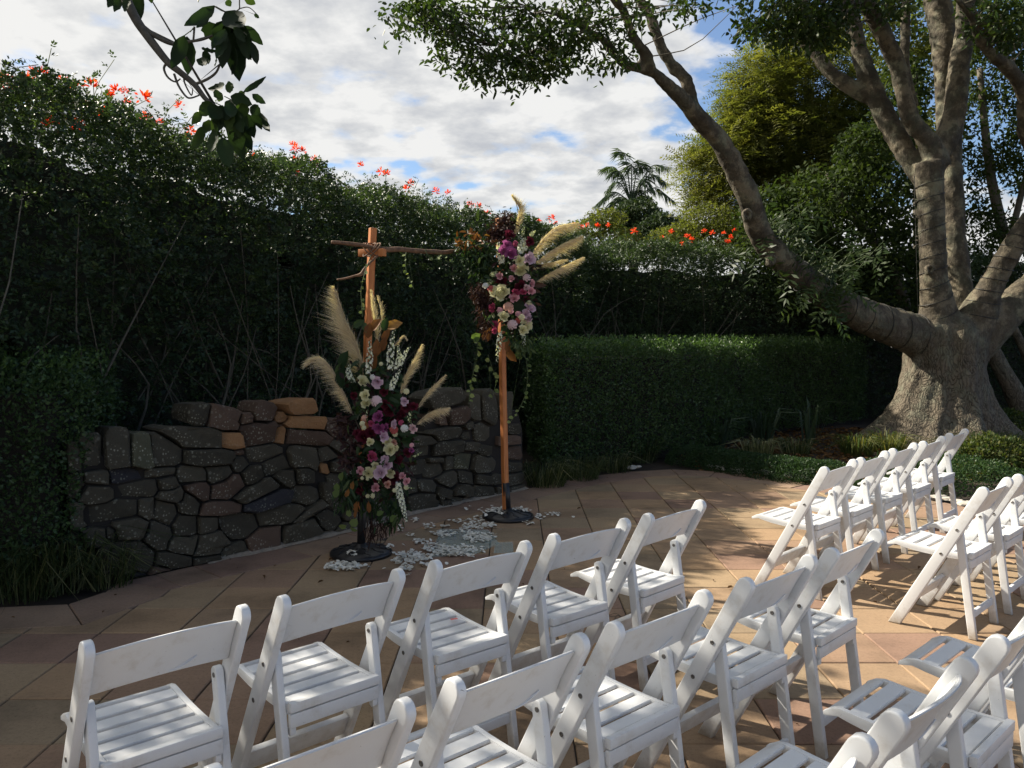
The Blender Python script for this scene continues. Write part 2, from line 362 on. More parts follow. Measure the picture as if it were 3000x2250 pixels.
M['petalc'] = petalm('cream_fallen_petal', (.80, .77, .52), .25)

# ================================================================= GROUND AND PATIO
def grid(name, x0, x1, y0, y1, n, fz):
    xs = np.linspace(x0, x1, n); ys = np.linspace(y0, y1, n); X, Y = np.meshgrid(xs, ys)
    V = np.stack([X.ravel(), Y.ravel(), fz(X.ravel(), Y.ravel())], 1)
    i = np.arange(n*n).reshape(n, n); F = np.stack([i[:-1, :-1], i[:-1, 1:], i[1:, 1:], i[1:, :-1]], -1).reshape(-1, 4)
    return qmesh(name, V, F, None, True)
m, t, b = mat('ground'); M['ground'] = m; o = objv(t)
c = mixc(t, ramp(t, noi(t, o, .35, 5), [(.45, 0), (.6, 1)]), (.035, .028, .018), (.045, .06, .022)); c = mixc(t, noi(t, o, 30, 5), c, (.02, .016, .011))
t.links.new(c, b.inputs['Base Color']); b.inputs['Roughness'].default_value = .95; bump(t, b, noi(t, o, 25, 5), .6, .03)
g = link('ground', qmesh('ground', np.array([[-400, -200, -.05], [400, -200, -.05], [400, 700, -.05], [-400, 700, -.05]], float), np.array([[0, 1, 2, 3]])), M['ground'])
tag(g, kind='structure')

WPX = [(345, 1705), (450, 1682), (563, 1657), (827, 1602), (1003, 1560), (1220, 1502), (1400, 1462), (1545, 1430)]
WALLP = [atz(*p)[:2] for p in WPX]
outer = [np.array([-9, 4.78]), atz(-300, 1778)[:2], atz(0, 1777)[:2], atz(200, 1768)[:2], atz(300, 1735)[:2]] + WALLP + \
        [atz(*p)[:2] for p in ((1700, 1398), (1850, 1380), (1966, 1374), (2100, 1380), (2240, 1394), (2373, 1416), (2560, 1440), (2767, 1471), (2900, 1500))] + \
        [np.array(p, float) for p in ((4.95, 6.9), (5.4, 5.9), (5.8, 4.5), (6.1, 2.5), (6.1, -.6), (-9, -.6))]
outer = [np.array(p, float) for p in outer]
def inset(poly, d):
    n = len(poly); out = []
    for i in range(n):
        a, p, c_ = poly[i-1], poly[i], poly[(i+1) % n]
        e0 = unit(p-a); e1 = unit(c_-p); n0 = np.array([e0[1], -e0[0]]); n1 = np.array([e1[1], -e1[0]])
        nn = n0+n1; out.append(p+nn*d/max(.35, np.dot(nn, n0)))
    return out
inner = inset(outer, .40); mid = inset(outer, .012)
def area(P): x, y = np.array(P).T; return .5*(np.dot(x, np.roll(y, -1))-np.dot(y, np.roll(x, -1)))
def clip_halfplane(P, p, nrm):
    out = []; n = len(P)
    for i in range(n):
        a, c_ = P[i], P[(i+1) % n]; da = np.dot(a-p, nrm); dc = np.dot(c_-p, nrm)
        if da >= 0: out.append(a)
        if da*dc < 0: out.append(a+(c_-a)*da/(da-dc))
    return out
def inside(p, poly):
    r = False; n = len(poly)
    for i in range(n):
        a, c_ = poly[i], poly[i-1]
        if (a[1] > p[1]) != (c_[1] > p[1]) and p[0] < (c_[0]-a[0])*(p[1]-a[1])/(c_[1]-a[1])+a[0]: r = not r
    return r
def clip_poly(P, poly):
    """clip a small convex tile against the nearby edges of the (nearly convex) outline"""
    n = len(poly); c0 = sum(P)/len(P)
    dist = []
    for i in range(n):
        a, c_ = poly[i], poly[(i+1) % n]; e = c_-a; L = np.linalg.norm(e)
        dist.append(np.linalg.norm(a+e*np.clip(np.dot(c0-a, e)/L/L, 0, 1)-c0))
    near = int(np.argmin(dist)); use = [near]
    for j, v in (((near-1) % n, near), ((near+1) % n, (near+1) % n)):
        e0 = poly[v]-poly[v-1]; e1 = poly[(v+1) % n]-poly[v]
        if e0[0]*e1[1]-e0[1]*e1[0] < 0: use.append(j)
    for i in use:
        a, c_ = poly[i], poly[(i+1) % n]; e = unit(c_-a)
        if len(P) > 2: P = clip_halfplane(P, a, np.array([e[1], -e[0]]))
    return P
def slab_mesh(P, th=.03, bv=.005, z=0.):
    """paver: top inset by a small worn edge, sides down"""
    P = [np.array(p) for p in P]; 
    if area(P) < 0: P = P[::-1]
    c0 = sum(P)/len(P); n = len(P); V = []
    for k, (d, zz_) in enumerate(((0, z-th), (0, z-bv), (bv, z))):
        for p in P:
            q = p-unit(p-c0)*d*1.3; V.append((q[0]-c0[0], q[1]-c0[1], zz_))
    F = [tuple(range(2*n, 3*n))]
    for k in range(2):
        for i in range(n): F.append((k*n+i, k*n+(i+1) % n, (k+1)*n+(i+1) % n, (k+1)*n+i))
    return mesh('paver', V, F), c0
patio = root('patio', (0, 5, 0), None, None); tag(patio, kind='structure')
bedV = [(p[0], p[1], -.012) for p in inset(outer, -.02)]
link('joint_bed', mesh('joint_bed', bedV, [tuple(range(len(bedV)))[::-1]]), M['joint'], patio, True)
tiles = []; SX, SY = .410, .3975; X0, Y0 = -.986-SX*18, 5.503-SY*16; G = .0036
std, _ = slab_mesh([np.array(p) for p in ((G, G), (SX-G, G), (SX-G, SY-G), (G, SY-G))])
std.materials.append(M['paver'])
for i in range(45):
    for j in range(0, 32):
        x, y = X0+i*SX, Y0+j*SY
        P = [np.array(p) for p in ((x+G, y+G), (x+SX-G, y+G), (x+SX-G, y+SY-G), (x+G, y+SY-G))]
        ins = [inside(p, inner) for p in P]
        if all(ins): tiles.append((P, None))
        else:
            c0 = sum(P)/4
            near = any(ins) or inside(c0, inner)
            if not near: continue
            Q = [np.array(q) for q in inset(inner, .004)]
            for a_, nr in ((P[0], (1, 0)), (P[0], (0, 1)), (P[2], (-1, 0)), (P[2], (0, -1))):
                Q = clip_halfplane(Q, a_, np.array(nr, float)) if len(Q) > 2 else Q
            if len(Q) > 2 and abs(area(Q)) > .004: tiles.append((Q, 'cut'))
border = []
nO = len(mid)
def ring_pts(poly):
    P = poly+[poly[0]]; s = [0]
    for a, c_ in zip(P[:-1], P[1:]): s.append(s[-1]+np.linalg.norm(c_-a))
    return P, s
for k in range(nO):                       # trapezium border pavers, outer and inner edges run together
    a0, a1, b0, b1 = mid[k], mid[(k+1) % nO], inset(inner, -.004)[k], inset(inner, -.004)[(k+1) % nO]
    if k >= 25: pass
    L = np.linalg.norm(a1-a0); q = max(1, round(L/.52))
    for u in range(q):
        t0, t1 = (u+.008)/q, (u+1-.008)/q
        border.append(([a0+(a1-a0)*t0, a0+(a1-a0)*t1, b0+(b1-b0)*t1, b0+(b1-b0)*t0], 'border'))
def size_in_view(P):
    c0 = sum(P)/len(P)
    if c0[1] < .4: return 0
    x, y = proj((c0[0], c0[1], 0))
    if x < -150 or x > 3150 or y > 2420: return 0
    return abs(area(P))/c0[1]**3
allt = [(P, k, size_in_view(P)) for P, k in tiles+border]
allt.sort(key=lambda a: -a[2]); rest = []
for n_, (P, k, s) in enumerate(allt):
    if n_ < 295 and s > 0:
        if k is None: me = std; c0 = P[0]-np.array([G, G])
        else: me, c0 = slab_mesh(P); me.materials.append(M['border'] if k == 'border' else M['paver'])
        o_ = bpy.data.objects.new('paver', me); C.objects.link(o_); o_.parent = patio
        if k is None:                      # shared mesh is centred on its own middle
            cc = np.array([c0[0]+SX/2, c0[1]+SY/2])
        else: cc = c0
        o_.location = (cc[0], cc[1]-5, R.uniform(-.0022, .0012)); o_.rotation_euler = (R.uniform(-.0035, .0035), R.uniform(-.0035, .0035), R.uniform(-.004, .004))
    else: rest.append(P)
bmr = bmesh.new()
for P in rest:
    me, c0 = slab_mesh(P); me.transform(Matrix.Translation((c0[0], c0[1], 0))); bmr.from_mesh(me); bpy.data.meshes.remove(me)
me = bpy.data.meshes.new('pavers'); bmr.to_mesh(me); bmr.free()
o_ = link('pavers', me, M['paver'], patio, True); tag(o_, kind='stuff')

# garden beds: soil swelling gently away from the paving
def bedz(x, y):
    return -.035+.05*np.clip((np.hypot(x-.5, y-4)-5.2)/4, 0, 1.5)+np.array([.018*noise.noise((a*1.7, b_*1.7, 0)) for a, b_ in zip(x, y)])
bed = link('garden_bed', grid('garden_bed', -14, 20, -1, 26, 120, bedz), M['soil']); tag(bed, kind='structure')
# keep soil out of the patio
bm = bmesh.new(); bm.from_mesh(bed.data)
dead = [v for v in bm.verts if inside((v.co.x, v.co.y), inset(outer, -.0)) and inside((v.co.x, v.co.y), inset(outer, .28))]
for v in dead: v.co.z = -.045
bm.to_mesh(bed.data); bm.free()

# ================================================================= DRY STONE WALL
wp = [np.array([-2.80, 5.04])]+WALLP+[]
wp = np.array(wp); wseg = np.r_[0, np.cumsum(np.linalg.norm(np.diff(wp, axis=0), axis=1))]
sm = np.linspace(0, wseg[-1], 200); wx = np.interp(sm, wseg, wp[:, 0]); wy = np.interp(sm, wseg, wp[:, 1])
k_ = np.ones(15)/15
wx2 = np.convolve(np.pad(wx, 7, 'edge'), k_, 'valid'); wy2 = np.convolve(np.pad(wy, 7, 'edge'), k_, 'valid')
wx2[-8:] = wx[-8:]; wy2[-8:] = wy[-8:]
def wall_at(s):
    x, y = np.interp(s, sm, wx2), np.interp(s, sm, wy2); e = .06
    dx, dy = np.interp(s+e, sm, wx2)-np.interp(s-e, sm, wx2), np.interp(s+e, sm, wy2)-np.interp(s-e, sm, wy2)
    l = math.hypot(dx, dy) or 1; return np.array([x, y]), np.array([dy/l, -dx/l]), np.array([dx/l, dy/l])
SPX = np.array([proj((a, c_, .5))[0] if c_ > .5 else -9999 for a, c_ in zip(wx2, wy2)])
def w_map(px, py):
    s = np.interp(px, SPX, sm)
    for _ in range(3):
        p, nn, tt = wall_at(s); z = EYE-(py-1125+FPX*math.tan(PITCH)*1.0)*p[1]/FPX
        z = aty(px, py, p[1])[2]
        qx, _q = proj((p[0], p[1], z)); s += (px-qx)*p[1]/FPX/max(.2, tt[0])*.8; s = float(np.clip(s, 0, sm[-1]))
    return s, z
STA = [(170,335,110,150,0,'n'),(285,315,95,165,0,'n'),(387,332,90,150,0,'l'),(502,325,130,140,0,'n'),(605,270,235,90,3,'n'),
(645,170,90,95,-5,'n'),(745,185,150,100,12,'r'),(850,190,62,52,5,'r'),(925,165,90,100,15,'r'),(1005,182,70,48,-10,'o'),(1085,140,120,68,-8,'o'),(1110,205,175,62,5,'o'),
(780,280,100,75,2,'o'),(910,250,160,112,-8,'r'),(995,262,52,82,15,'o'),(1108,265,185,70,2,'r'),(685,352,210,70,1,'n'),(820,335,50,28,0,'r'),(822,385,80,75,-20,'n'),(925,335,150,78,-8,'n'),(980,390,115,85,-8,'n'),(1090,355,120,100,10,'n'),
(470,420,140,42,-10,'n'),(335,435,150,72,0,'b'),(190,440,120,62,0,'n'),(185,520,150,85,0,'n'),(390,490,165,78,-4,'n'),(505,465,75,70,-10,'n'),(610,430,130,78,10,'n'),(725,430,115,82,-5,'n'),(870,435,95,92,-12,'n'),(640,490,90,112,-40,'r'),(515,520,112,68,-15,'n'),(600,560,90,100,20,'n'),(770,485,160,100,-25,'r'),(885,500,200,72,-22,'n'),(930,545,225,62,-20,'b'),(1090,430,78,82,0,'n'),(1190,402,42,54,0,'o'),(1250,385,100,62,-5,'n'),(1015,435,100,82,30,'n'),
(240,590,280,78,-12,'n'),(420,570,75,97,-5,'n'),(495,590,112,98,35,'n'),(585,655,95,110,15,'n'),(680,645,92,82,-10,'n'),(735,575,182,62,-3,'r'),(1105,525,132,92,20,'n'),(1000,600,212,82,-12,'n'),(1110,590,180,48,-32,'n'),(1200,510,62,92,0,'n'),
(810,650,182,112,-8,'n'),(345,665,140,88,-5,'n'),(265,690,52,55,10,'n'),(180,700,120,82,0,'n'),(465,695,112,112,35,'n'),(570,735,132,82,-10,'n'),(690,725,172,100,-35,'n'),(330,790,232,132,0,'n'),(525,805,152,78,12,'n'),(470,850,92,60,0,'r'),(380,868,62,42,0,'b'),(670,800,122,52,-15,'n'),(790,760,112,82,-15,'n'),(935,700,172,92,-12,'r'),(1080,670,202,82,-18,'n'),(1200,620,112,92,-10,'n'),(1240,560,90,90,0,'n'),(1240,470,80,80,0,'n'),(1200,340,90,70,0,'n'),(1260,310,110,60,0,'n'),(1230,225,100,80,10,'r'),(1310,270,90,90,0,'n'),(1330,400,90,80,0,'n'),(1330,500,90,90,0,'n'),(1310,600,100,80,0,'n'),(1400,330,90,80,0,'n'),(1400,430,90,80,0,'n'),(1400,540,90,90,0,'n'),(1290,660,110,70,-10,'n')]
STB = [(580,240,340,170,-15,'n'),(700,430,210,200,3,'r'),(890,340,130,260,0,'n'),(1040,340,150,330,2,'n'),(1230,320,150,290,0,'n'),(540,470,110,120,0,'r'),(560,610,370,122,-8,'n'),(810,530,112,102,-10,'n'),(960,600,182,182,0,'n'),(800,640,122,92,0,'n'),(310,690,262,112,-8,'n'),(1270,560,124,112,0,'n'),(1230,690,222,112,0,'r'),(600,770,342,142,-8,'n'),(820,760,182,112,-5,'n'),(330,800,182,122,-10,'n'),(760,900,202,182,5,'l'),(980,800,142,142,10,'n'),(970,940,242,212,25,'n'),(1300,820,184,152,0,'r'),(460,890,162,64,-3,'n'),(250,980,232,152,-15,'n'),(600,930,102,162,0,'n'),(450,1010,202,152,-8,'n'),(1290,970,152,112,0,'n'),(600,1110,202,172,-30,'n'),(790,1090,182,152,20,'n'),(960,1100,192,122,3,'n'),(1110,1100,152,132,0,'n'),(1320,1100,192,142,-5,'n'),(370,1170,232,132,10,'n'),(540,1250,152,152,10,'n'),(750,1210,222,172,-10,'n'),(970,1220,212,132,0,'n'),(340,1340,272,182,-5,'n'),(1150,1220,152,112,0,'n'),(1340,1200,172,102,-5,'n'),(700,1320,142,102,-5,'n'),(850,1330,162,62,-5,'n'),(200,1150,122,202,-10,'n'),(560,1340,92,92,0,'n')]
ST = [(150+a/1.4747, 1100+b_/1.4747, w/1.4747, h/1.4747, r_, k) for a, b_, w, h, r_, k in STA] + \
     [(1150+a/3.607, 1100+b_/3.607, w/3.607, h/3.607, r_, k) for a, b_, w, h, r_, k in STB]
for q in range(5):                        # the run of wall hidden behind the shrub
    sx, sy = divmod(q, 5); ST.append((222-sx*62+R.uniform(-9, 9), 1340+sy*88+R.uniform(-9, 9)+sx*10, 62, 88, 0, 'n'))
A = np.array([s[:5] for s in ST]); ca, sa = np.cos(np.radians(A[:, 4])), np.sin(np.radians(A[:, 4]))
def dn(p):                                  # own measure of nearness to every stone
    dx, dy = p[0]-A[:, 0], p[1]-A[:, 1]; u = (dx*ca+dy*sa)/(A[:, 2]*.5); v = (-dx*sa+dy*ca)/(A[:, 3]*.5)
    return (np.abs(u)**3.6+np.abs(v)**3.6)**(1/3.6)
def base_y(px): return np.interp(px, [p[0] for p in WPX], [p[1] for p in WPX])
wall = root('stone_wall', (-1.2, 6.9, 0), 'low curved dry stone wall of lichen-spotted brown stones behind the flower stands', 'wall')
MK = dict(n='stone', r='stone_red', o='stone_orange', l='stone_lichen', b='stone_blue')
nstone = 0; topprof = []
for i, s in enumerate(ST):
    poly = []
    K = 44; angs = (np.arange(K)+.5)*2*math.pi/K
    for k in range(K):
        a = angs[k]; d = np.array([math.cos(a)*s[2], math.sin(a)*s[3]]); d = d/np.linalg.norm(d)
        rr_ = np.array([d[0]*ca[i]-d[1]*sa[i], d[0]*sa[i]+d[1]*ca[i]])
        lo = 0; step = 2.0; tmax = max(s[2], s[3])*.9
        tt = step
        while tt < tmax:
            q = np.array(s[:2])+rr_*tt; D = dn(q)
            if D[i] > 1.22 or np.min(np.delete(D, i)) < D[i]: break
            tt += step
        poly.append(np.array(s[:2])+rr_*max(2, tt))
    # keep only the real corners of the cell, then chip and shrink it a little
    Pp = np.array(poly); keep = list(range(K)); tol = 3.4 if s[5] in 'nlb' else 4.5
    while len(keep) > 6:
        err = []
        for q in range(len(keep)):
            a, b_, c_ = Pp[keep[q-1]], Pp[keep[q]], Pp[keep[(q+1) % len(keep)]]; e = c_-a; err.append(abs(e[0]*(b_-a)[1]-e[1]*(b_-a)[0])/max(1e-6, np.linalg.norm(e)))
        j = int(np.argmin(err))
        if err[j] > tol and len(keep) <= 13: break
        keep.pop(j)
    poly = [Pp[q] for q in keep]; cc = sum(poly)/len(poly); K = len(poly)
    poly = [p-unit(p-cc)*(2.6+R.uniform(0, 2.6))+R.normal(size=2)*1.1 for p in poly]
    # into the wall's own surface
    ok = True; sz = []
    for q in poly:
        ss, z = w_map(q[0], q[1])
        if q[0] < 300: z = z
        sz.append((ss, max(z, .004)))
    sz = np.array(sz); c0 = sz.mean(0)
    if sz[:, 0].max()-sz[:, 0].min() < .02 or sz[:, 1].max() < .03: continue
    dep = R.uniform(-.035, .035); V = []; tilt = R.uniform(-.16, .16, 2); back = .30 if c0[1] > .7 else .22
    topk = c0[1] > .95
    for (ins, dd) in ((0.02, -back), (0., dep-.014), (.006, dep), (.030, dep+.006)):
        for q in sz:
            e = q-c0; l = np.linalg.norm(e); e2 = e*(1-ins/max(l, .04)) if l > ins*1.5 else e*.3
            qq = c0+e2; p, nn, tt = wall_at(qq[0]); jit = R.uniform(-.007, .007) if dd > -.1 else 0
            off = dd+jit+tilt[0]*(qq[0]-c0[0])+tilt[1]*(qq[1]-c0[1])
            V.append((p[0]+nn[0]*off, p[1]+nn[1]*off, qq[1]))
    V = np.array(V); p, nn, tt = wall_at(c0[0]); org = np.array([p[0]+nn[0]*dep, p[1]+nn[1]*dep, c0[1]])
    V = np.vstack([V, org+np.array([nn[0], nn[1], 0])*R.uniform(.002, .016)]); V -= org
    F = []
    for r3 in range(3):
        for k in range(K): F.append((r3*K+k, r3*K+(k+1) % K, (r3+1)*K+(k+1) % K, (r3+1)*K+k))
    F += [(3*K+k, 3*K+(k+1) % K, 4*K) for k in range(K)]
    F = [f[::-1] for f in F]
    me = mesh('stone', V, F, True); me.set_sharp_from_angle(angle=rad(24))
    o_ = bpy.data.objects.new('stone', me); me.materials.append(M[MK[s[5]]]); C.objects.link(o_); o_.parent = wall; o_.location = Vector(org)-wall.location
    topprof.append((c0[0], sz[:, 1].max())); nstone += 1
# dark core behind the joints
sv = np.linspace(0.02, sm[-1]-.03, 60); Vc = []
for s_ in sv:
    p, nn, tt = wall_at(s_); near = [z for q, z in topprof if abs(q-s_) < .22]
    h_ = (min(max(near), .92)-.10) if near else .75
    for off in (-.045, -.36):
        for z in (-.03, h_): Vc.append((p[0]+nn[0]*off, p[1]+nn[1]*off, z))
Vc = np.array(Vc); Fc = []
for i in range(len(sv)-1):
    a = i*4; Fc += [(a, a+4, a+5, a+1), (a+2, a+3, a+7, a+6), (a+1, a+5, a+7, a+3)]
Fc += [(0, 1, 3, 2), (len(Vc)-4, len(Vc)-2, len(Vc)-1, len(Vc)-3)]
link('wall_core', mesh('wall_core', Vc, Fc), M['core'], wall, True)
# sandy fillet of mortar at the wall's foot
Vf = []; 
for s_ in np.linspace(.9, sm[-1]-.02, 90):
    p, nn, tt = wall_at(s_); w_ = .045+.03*noise.noise((s_*6, 0, 1))
    for off, z in ((-.06, .03), (w_*.5-.01, .012), (w_, .0015)): Vf.append((p[0]+nn[0]*off, p[1]+nn[1]*off, z+.002))
Ff = []
for i in range(89):
    for k in range(2): a = i*3+k; Ff.append((a, a+1, a+4, a+3))
link('mortar_fillet', mesh('mortar_fillet', Vf, Ff, True), plain('sandy_mortar', (.30, .255, .20), .95, .3, 30, bmp=.6), wall, True)

# ================================================================= HEDGES
def along(path, n):
    P = np.array(path, float); s = np.r_[0, np.cumsum(np.linalg.norm(np.diff(P[:, :2], axis=0), axis=1))]
    q = R.uniform(0, s[-1], n); out = np.stack([np.interp(q, s, P[:, k]) for k in range(P.shape[1])], 1)
    T = np.stack([np.interp(q+.2, s, P[:, k])-np.interp(q-.2, s, P[:, k]) for k in (0, 1)], 1); T = unit(T)
    return out, T, q
def vnoise(P, f, seed=0.):
    return np.array([noise.noise((a*f+seed, b_*f, c_*f)) for a, b_, c_ in P])
# crest line (x, y, height); the hedge is 1.5 m thick under it
CREST = [(-7.5, 1.0, 3.45), (-4.6, 3.9, 3.45), (-3.75, 5.8, 3.36), (-2.95, 7.7, 3.32), (-1.75, 9.9, 3.26), (-.35, 12.1, 3.16), (1.2, 13.4, 3.10), (3.6, 14.6, 3.08), (7.5, 15.6, 3.05), (13, 16.5, 3.05)]
hedge = root('flowering_hedge', (-2.4, 8.8, 0), 'tall dark flowering hedge with orange-red blooms along its sunlit top, behind the stone wall', 'hedge')
def hedge_sprigs(n, path, half, zlo=.15):
    B, T, q = along(path, n); Nf = np.stack([T[:, 1], -T[:, 0]], 1)   # toward the patio
    H = B[:, 2]; u = R.uniform(0, 1, n); 
    # outline: rounded rectangle profile; param side/top
    peri = H+2*half; w = R.uniform(0, 1, n)*peri
    side = w < H
    z = np.where(side, zlo+(H-zlo)*(w/H), H); off = np.where(side, half, half-(w-H))
    top = np.clip((z-(H-.55))/.55, 0, 1); off = np.where(side, half-top**2*.42, off); z = np.where(side, z, H-.10*(np.abs(off)/half)**2.5*2)
    P = np.stack([B[:, 0]+Nf[:, 0]*off, B[:, 1]+Nf[:, 1]*off, z], 1)
    bulge = vnoise(P, .9)*.34+vnoise(P, 2.4, 9)*.16
    nrm = np.stack([Nf[:, 0]*np.where(side, 1-top*.6, .15), Nf[:, 1]*np.where(side, 1-top*.6, .15), np.where(side, top*.8, 1)], 1); nrm = unit(nrm)
    P = P+nrm*(bulge*np.where(side, 1., .8))[:, None]
    depth = R.exponential(.11, n)[:, None]; P = P-nrm*np.minimum(depth, .5)
    return P, nrm, side, z/H
P, nrm, side, zr = hedge_sprigs(112000, CREST, .75)
PX = np.array([proj(p)[0] if p[1] > 1.5 else -9999 for p in P])
keep = ((PX > -150) & (PX < 3150)) | (R.uniform(size=len(P)) < .12)
low = (zr < .5) & (R.uniform(size=len(P)) < .35); keep &= ~low; keep &= ~((P[:, 0] > 3.5) & (R.uniform(size=len(P)) < .5))
P, nrm, zr = P[keep], nrm[keep], zr[keep]
D = unit(nrm*.8+R.normal(size=P.shape)*.55+np.array([0, 0, .25])); Nn = unit(nrm*.6+np.array([0, 0, .7])+R.normal(size=P.shape)*.35)
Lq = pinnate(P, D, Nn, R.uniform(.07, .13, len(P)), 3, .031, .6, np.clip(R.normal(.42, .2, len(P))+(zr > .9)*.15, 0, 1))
# upright shoots that break the outline
B, T, q = along(CREST, 1150); Nf = np.stack([T[:, 1], -T[:, 0]], 1); off = R.uniform(-.6, .55, 1150)
cl = (vnoise(np.stack([q, q*0, q*0], 1), 1.6, 3) > -.12)
sh = np.stack([B[:, 0]+Nf[:, 0]*off, B[:, 1]+Nf[:, 1]*off, B[:, 2]-.05], 1)[cl]; shh = R.uniform(.05, .30, len(sh))*(.6+.8*R.uniform(size=len(sh))**2)
leanv = R.normal(size=(len(sh), 2))*.12; PP, DD = [], []
for k in range(6):
    f = k/5; PP.append(sh+np.stack([leanv[:, 0]*f, leanv[:, 1]*f, shh*f], 1)); a = R.uniform(0, 6.28, len(sh)); DD.append(np.stack([np.cos(a), np.sin(a), .7+0*a], 1))
PP, DD = np.vstack(PP), np.vstack(DD)
Lq2 = pinnate(PP, unit(DD), unit(R.normal(size=PP.shape)*.4+np.array([0, 0, 1])), R.uniform(.05, .10, len(PP)), 3, .030, .55, np.clip(R.normal(.6, .18, len(PP)), 0, 1))
V, F, A_ = joinq([Lq, Lq2]); fo = link('foliage', qmesh('foliage', V, F, A_), M['hedge'], hedge, True)
# bare stems, crossing in the open lower half
st = []
B, T, q = along(CREST[1:-2], 190)
for k in range(190):
    nf = np.array([T[k, 1], -T[k, 0]]); off = R.uniform(.35, .86); b0 = np.array([B[k, 0]+nf[0]*off, B[k, 1]+nf[1]*off, 0.0])
    ln = R.normal()*.6; hh = R.uniform(1.3, 2.5); z0 = R.uniform(.3, 1.2)
    p0 = b0+np.array([0, 0, z0]); p2 = b0+np.array([T[k, 0]*ln+nf[0]*.15, T[k, 1]*ln+nf[1]*.15, hh]); p1 = (p0+p2)/2+R.normal(size=3)*.10
    n_ = 5; st.append(tube(ccurve([p0, p1, p2], n_), np.linspace(R.uniform(.005, .016), .003, n_), 5, False))
SHT = []; HS = plain('hedge_stem', (.085, .075, .055), .85, .35, 14)
for q in st: link('stem', qmesh('stem', q[0], q[1], None, True), HS, hedge, True)
for j in range(0, len(sh), 1): SHT.append(tube(np.array([sh[j]-[0, 0, .12], sh[j]+[leanv[j, 0]*.5, leanv[j, 1]*.5, shh[j]*.5], sh[j]+[leanv[j, 0], leanv[j, 1], shh[j]]]), .0035, 3, False))
V, F, A_ = joinq(SHT); o_ = link('shoots', qmesh('shoots', V, F, A_), M['stemg'], hedge, True); o_['kind'] = 'stuff'
# inner mass that keeps the hedge from being see-through everywhere
NI = 32000; Pi, Ti, q = along(CREST, NI); off = R.uniform(-.1, .55, NI); Nf = np.stack([Ti[:, 1], -Ti[:, 0]], 1)
Pc = np.stack([Pi[:, 0]+Nf[:, 0]*off, Pi[:, 1]+Nf[:, 1]*off, R.uniform(.05, 1, NI)**.85*(Pi[:, 2]-.2)], 1)
V, F, A_ = leaves(Pc, rnd_dirs(NI), unit(np.concatenate([Nf, np.zeros((NI, 1))], 1)+R.normal(size=(NI, 3))*.5), R.uniform(.06, .10, NI), .6, R.uniform(.0, .45, NI))
link('inner_leaves', qmesh('inner_leaves', V, F, A_), M['hedge'], hedge, True)
# woody heart of the hedge
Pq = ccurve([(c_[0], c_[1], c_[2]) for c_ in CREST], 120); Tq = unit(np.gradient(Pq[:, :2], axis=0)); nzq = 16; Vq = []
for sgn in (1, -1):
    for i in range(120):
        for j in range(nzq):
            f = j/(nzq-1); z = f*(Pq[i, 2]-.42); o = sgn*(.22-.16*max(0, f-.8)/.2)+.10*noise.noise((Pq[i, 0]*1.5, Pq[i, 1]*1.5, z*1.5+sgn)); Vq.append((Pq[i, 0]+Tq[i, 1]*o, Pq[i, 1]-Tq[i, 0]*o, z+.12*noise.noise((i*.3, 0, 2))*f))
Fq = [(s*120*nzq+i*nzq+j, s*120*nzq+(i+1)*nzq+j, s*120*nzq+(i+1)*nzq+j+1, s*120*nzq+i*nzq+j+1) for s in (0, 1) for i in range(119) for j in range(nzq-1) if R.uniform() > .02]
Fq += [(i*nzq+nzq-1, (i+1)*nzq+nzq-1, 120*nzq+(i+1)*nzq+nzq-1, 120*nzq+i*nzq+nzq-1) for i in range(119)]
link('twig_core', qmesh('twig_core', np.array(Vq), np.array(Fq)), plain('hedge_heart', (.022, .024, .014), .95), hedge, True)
# blossoms
def blossom(r):
    n = 16; d = unit(R.normal(size=(n, 3))*np.array([.8, .8, .45])+np.array([0, 0, .55])); p = np.zeros((n, 3))
    V, F, A_ = leaves6(p+d*r*.15, d, rnd_dirs(n), R.uniform(.6, 1.05, n)*r, .28, R.uniform(.1, .9, n), .15, -.1)
    d2 = unit(R.normal(size=(8, 3))*.7+np.array([0, 0, .9])); a2 = leaves(p[:8]+d2*r*.6, d2, rnd_dirs(8), r*.55, .5, R.uniform(.4, 1, 8))
    return joinq([(V, F, A_), a2])
bl = [qmesh('blossom', *blossom(.056)) for _ in range(4)]
for b_ in bl: b_.materials.append(M['flower'])
FLP = [(125,215),(100,210),(188,238),(225,240),(265,243),(78,240),(20,232),(8,262),(150,370),(230,370),(248,312),(305,333),(318,283),(365,268),(370,298),(420,280),(415,365),(428,345),(468,362),(522,310),(553,410),(555,384),(602,432),(630,440),(650,438),(730,460),(857,412),(868,430),(885,430),(920,430),(866,475),(868,510),(1056,470),(1115,490),(1136,512),(1192,505),(1205,540),(1280,530),(1315,545),(1400,565),(1430,568),(1375,600),(1560,645),(1618,640),(1628,655),
       (1855,665),(1940,698),(1965,680),(1903,725),(1995,715),(2015,695),(2030,703),(2065,680),(2085,683),(2120,685),(2142,655),(2150,652),(2180,688),(2130,712),(2260,690),(1700,630),(1720,640),(1752,650),(1780,628),(1680,660),(2010,660),(1580,640),(690,445),(340,262),(60,262)]
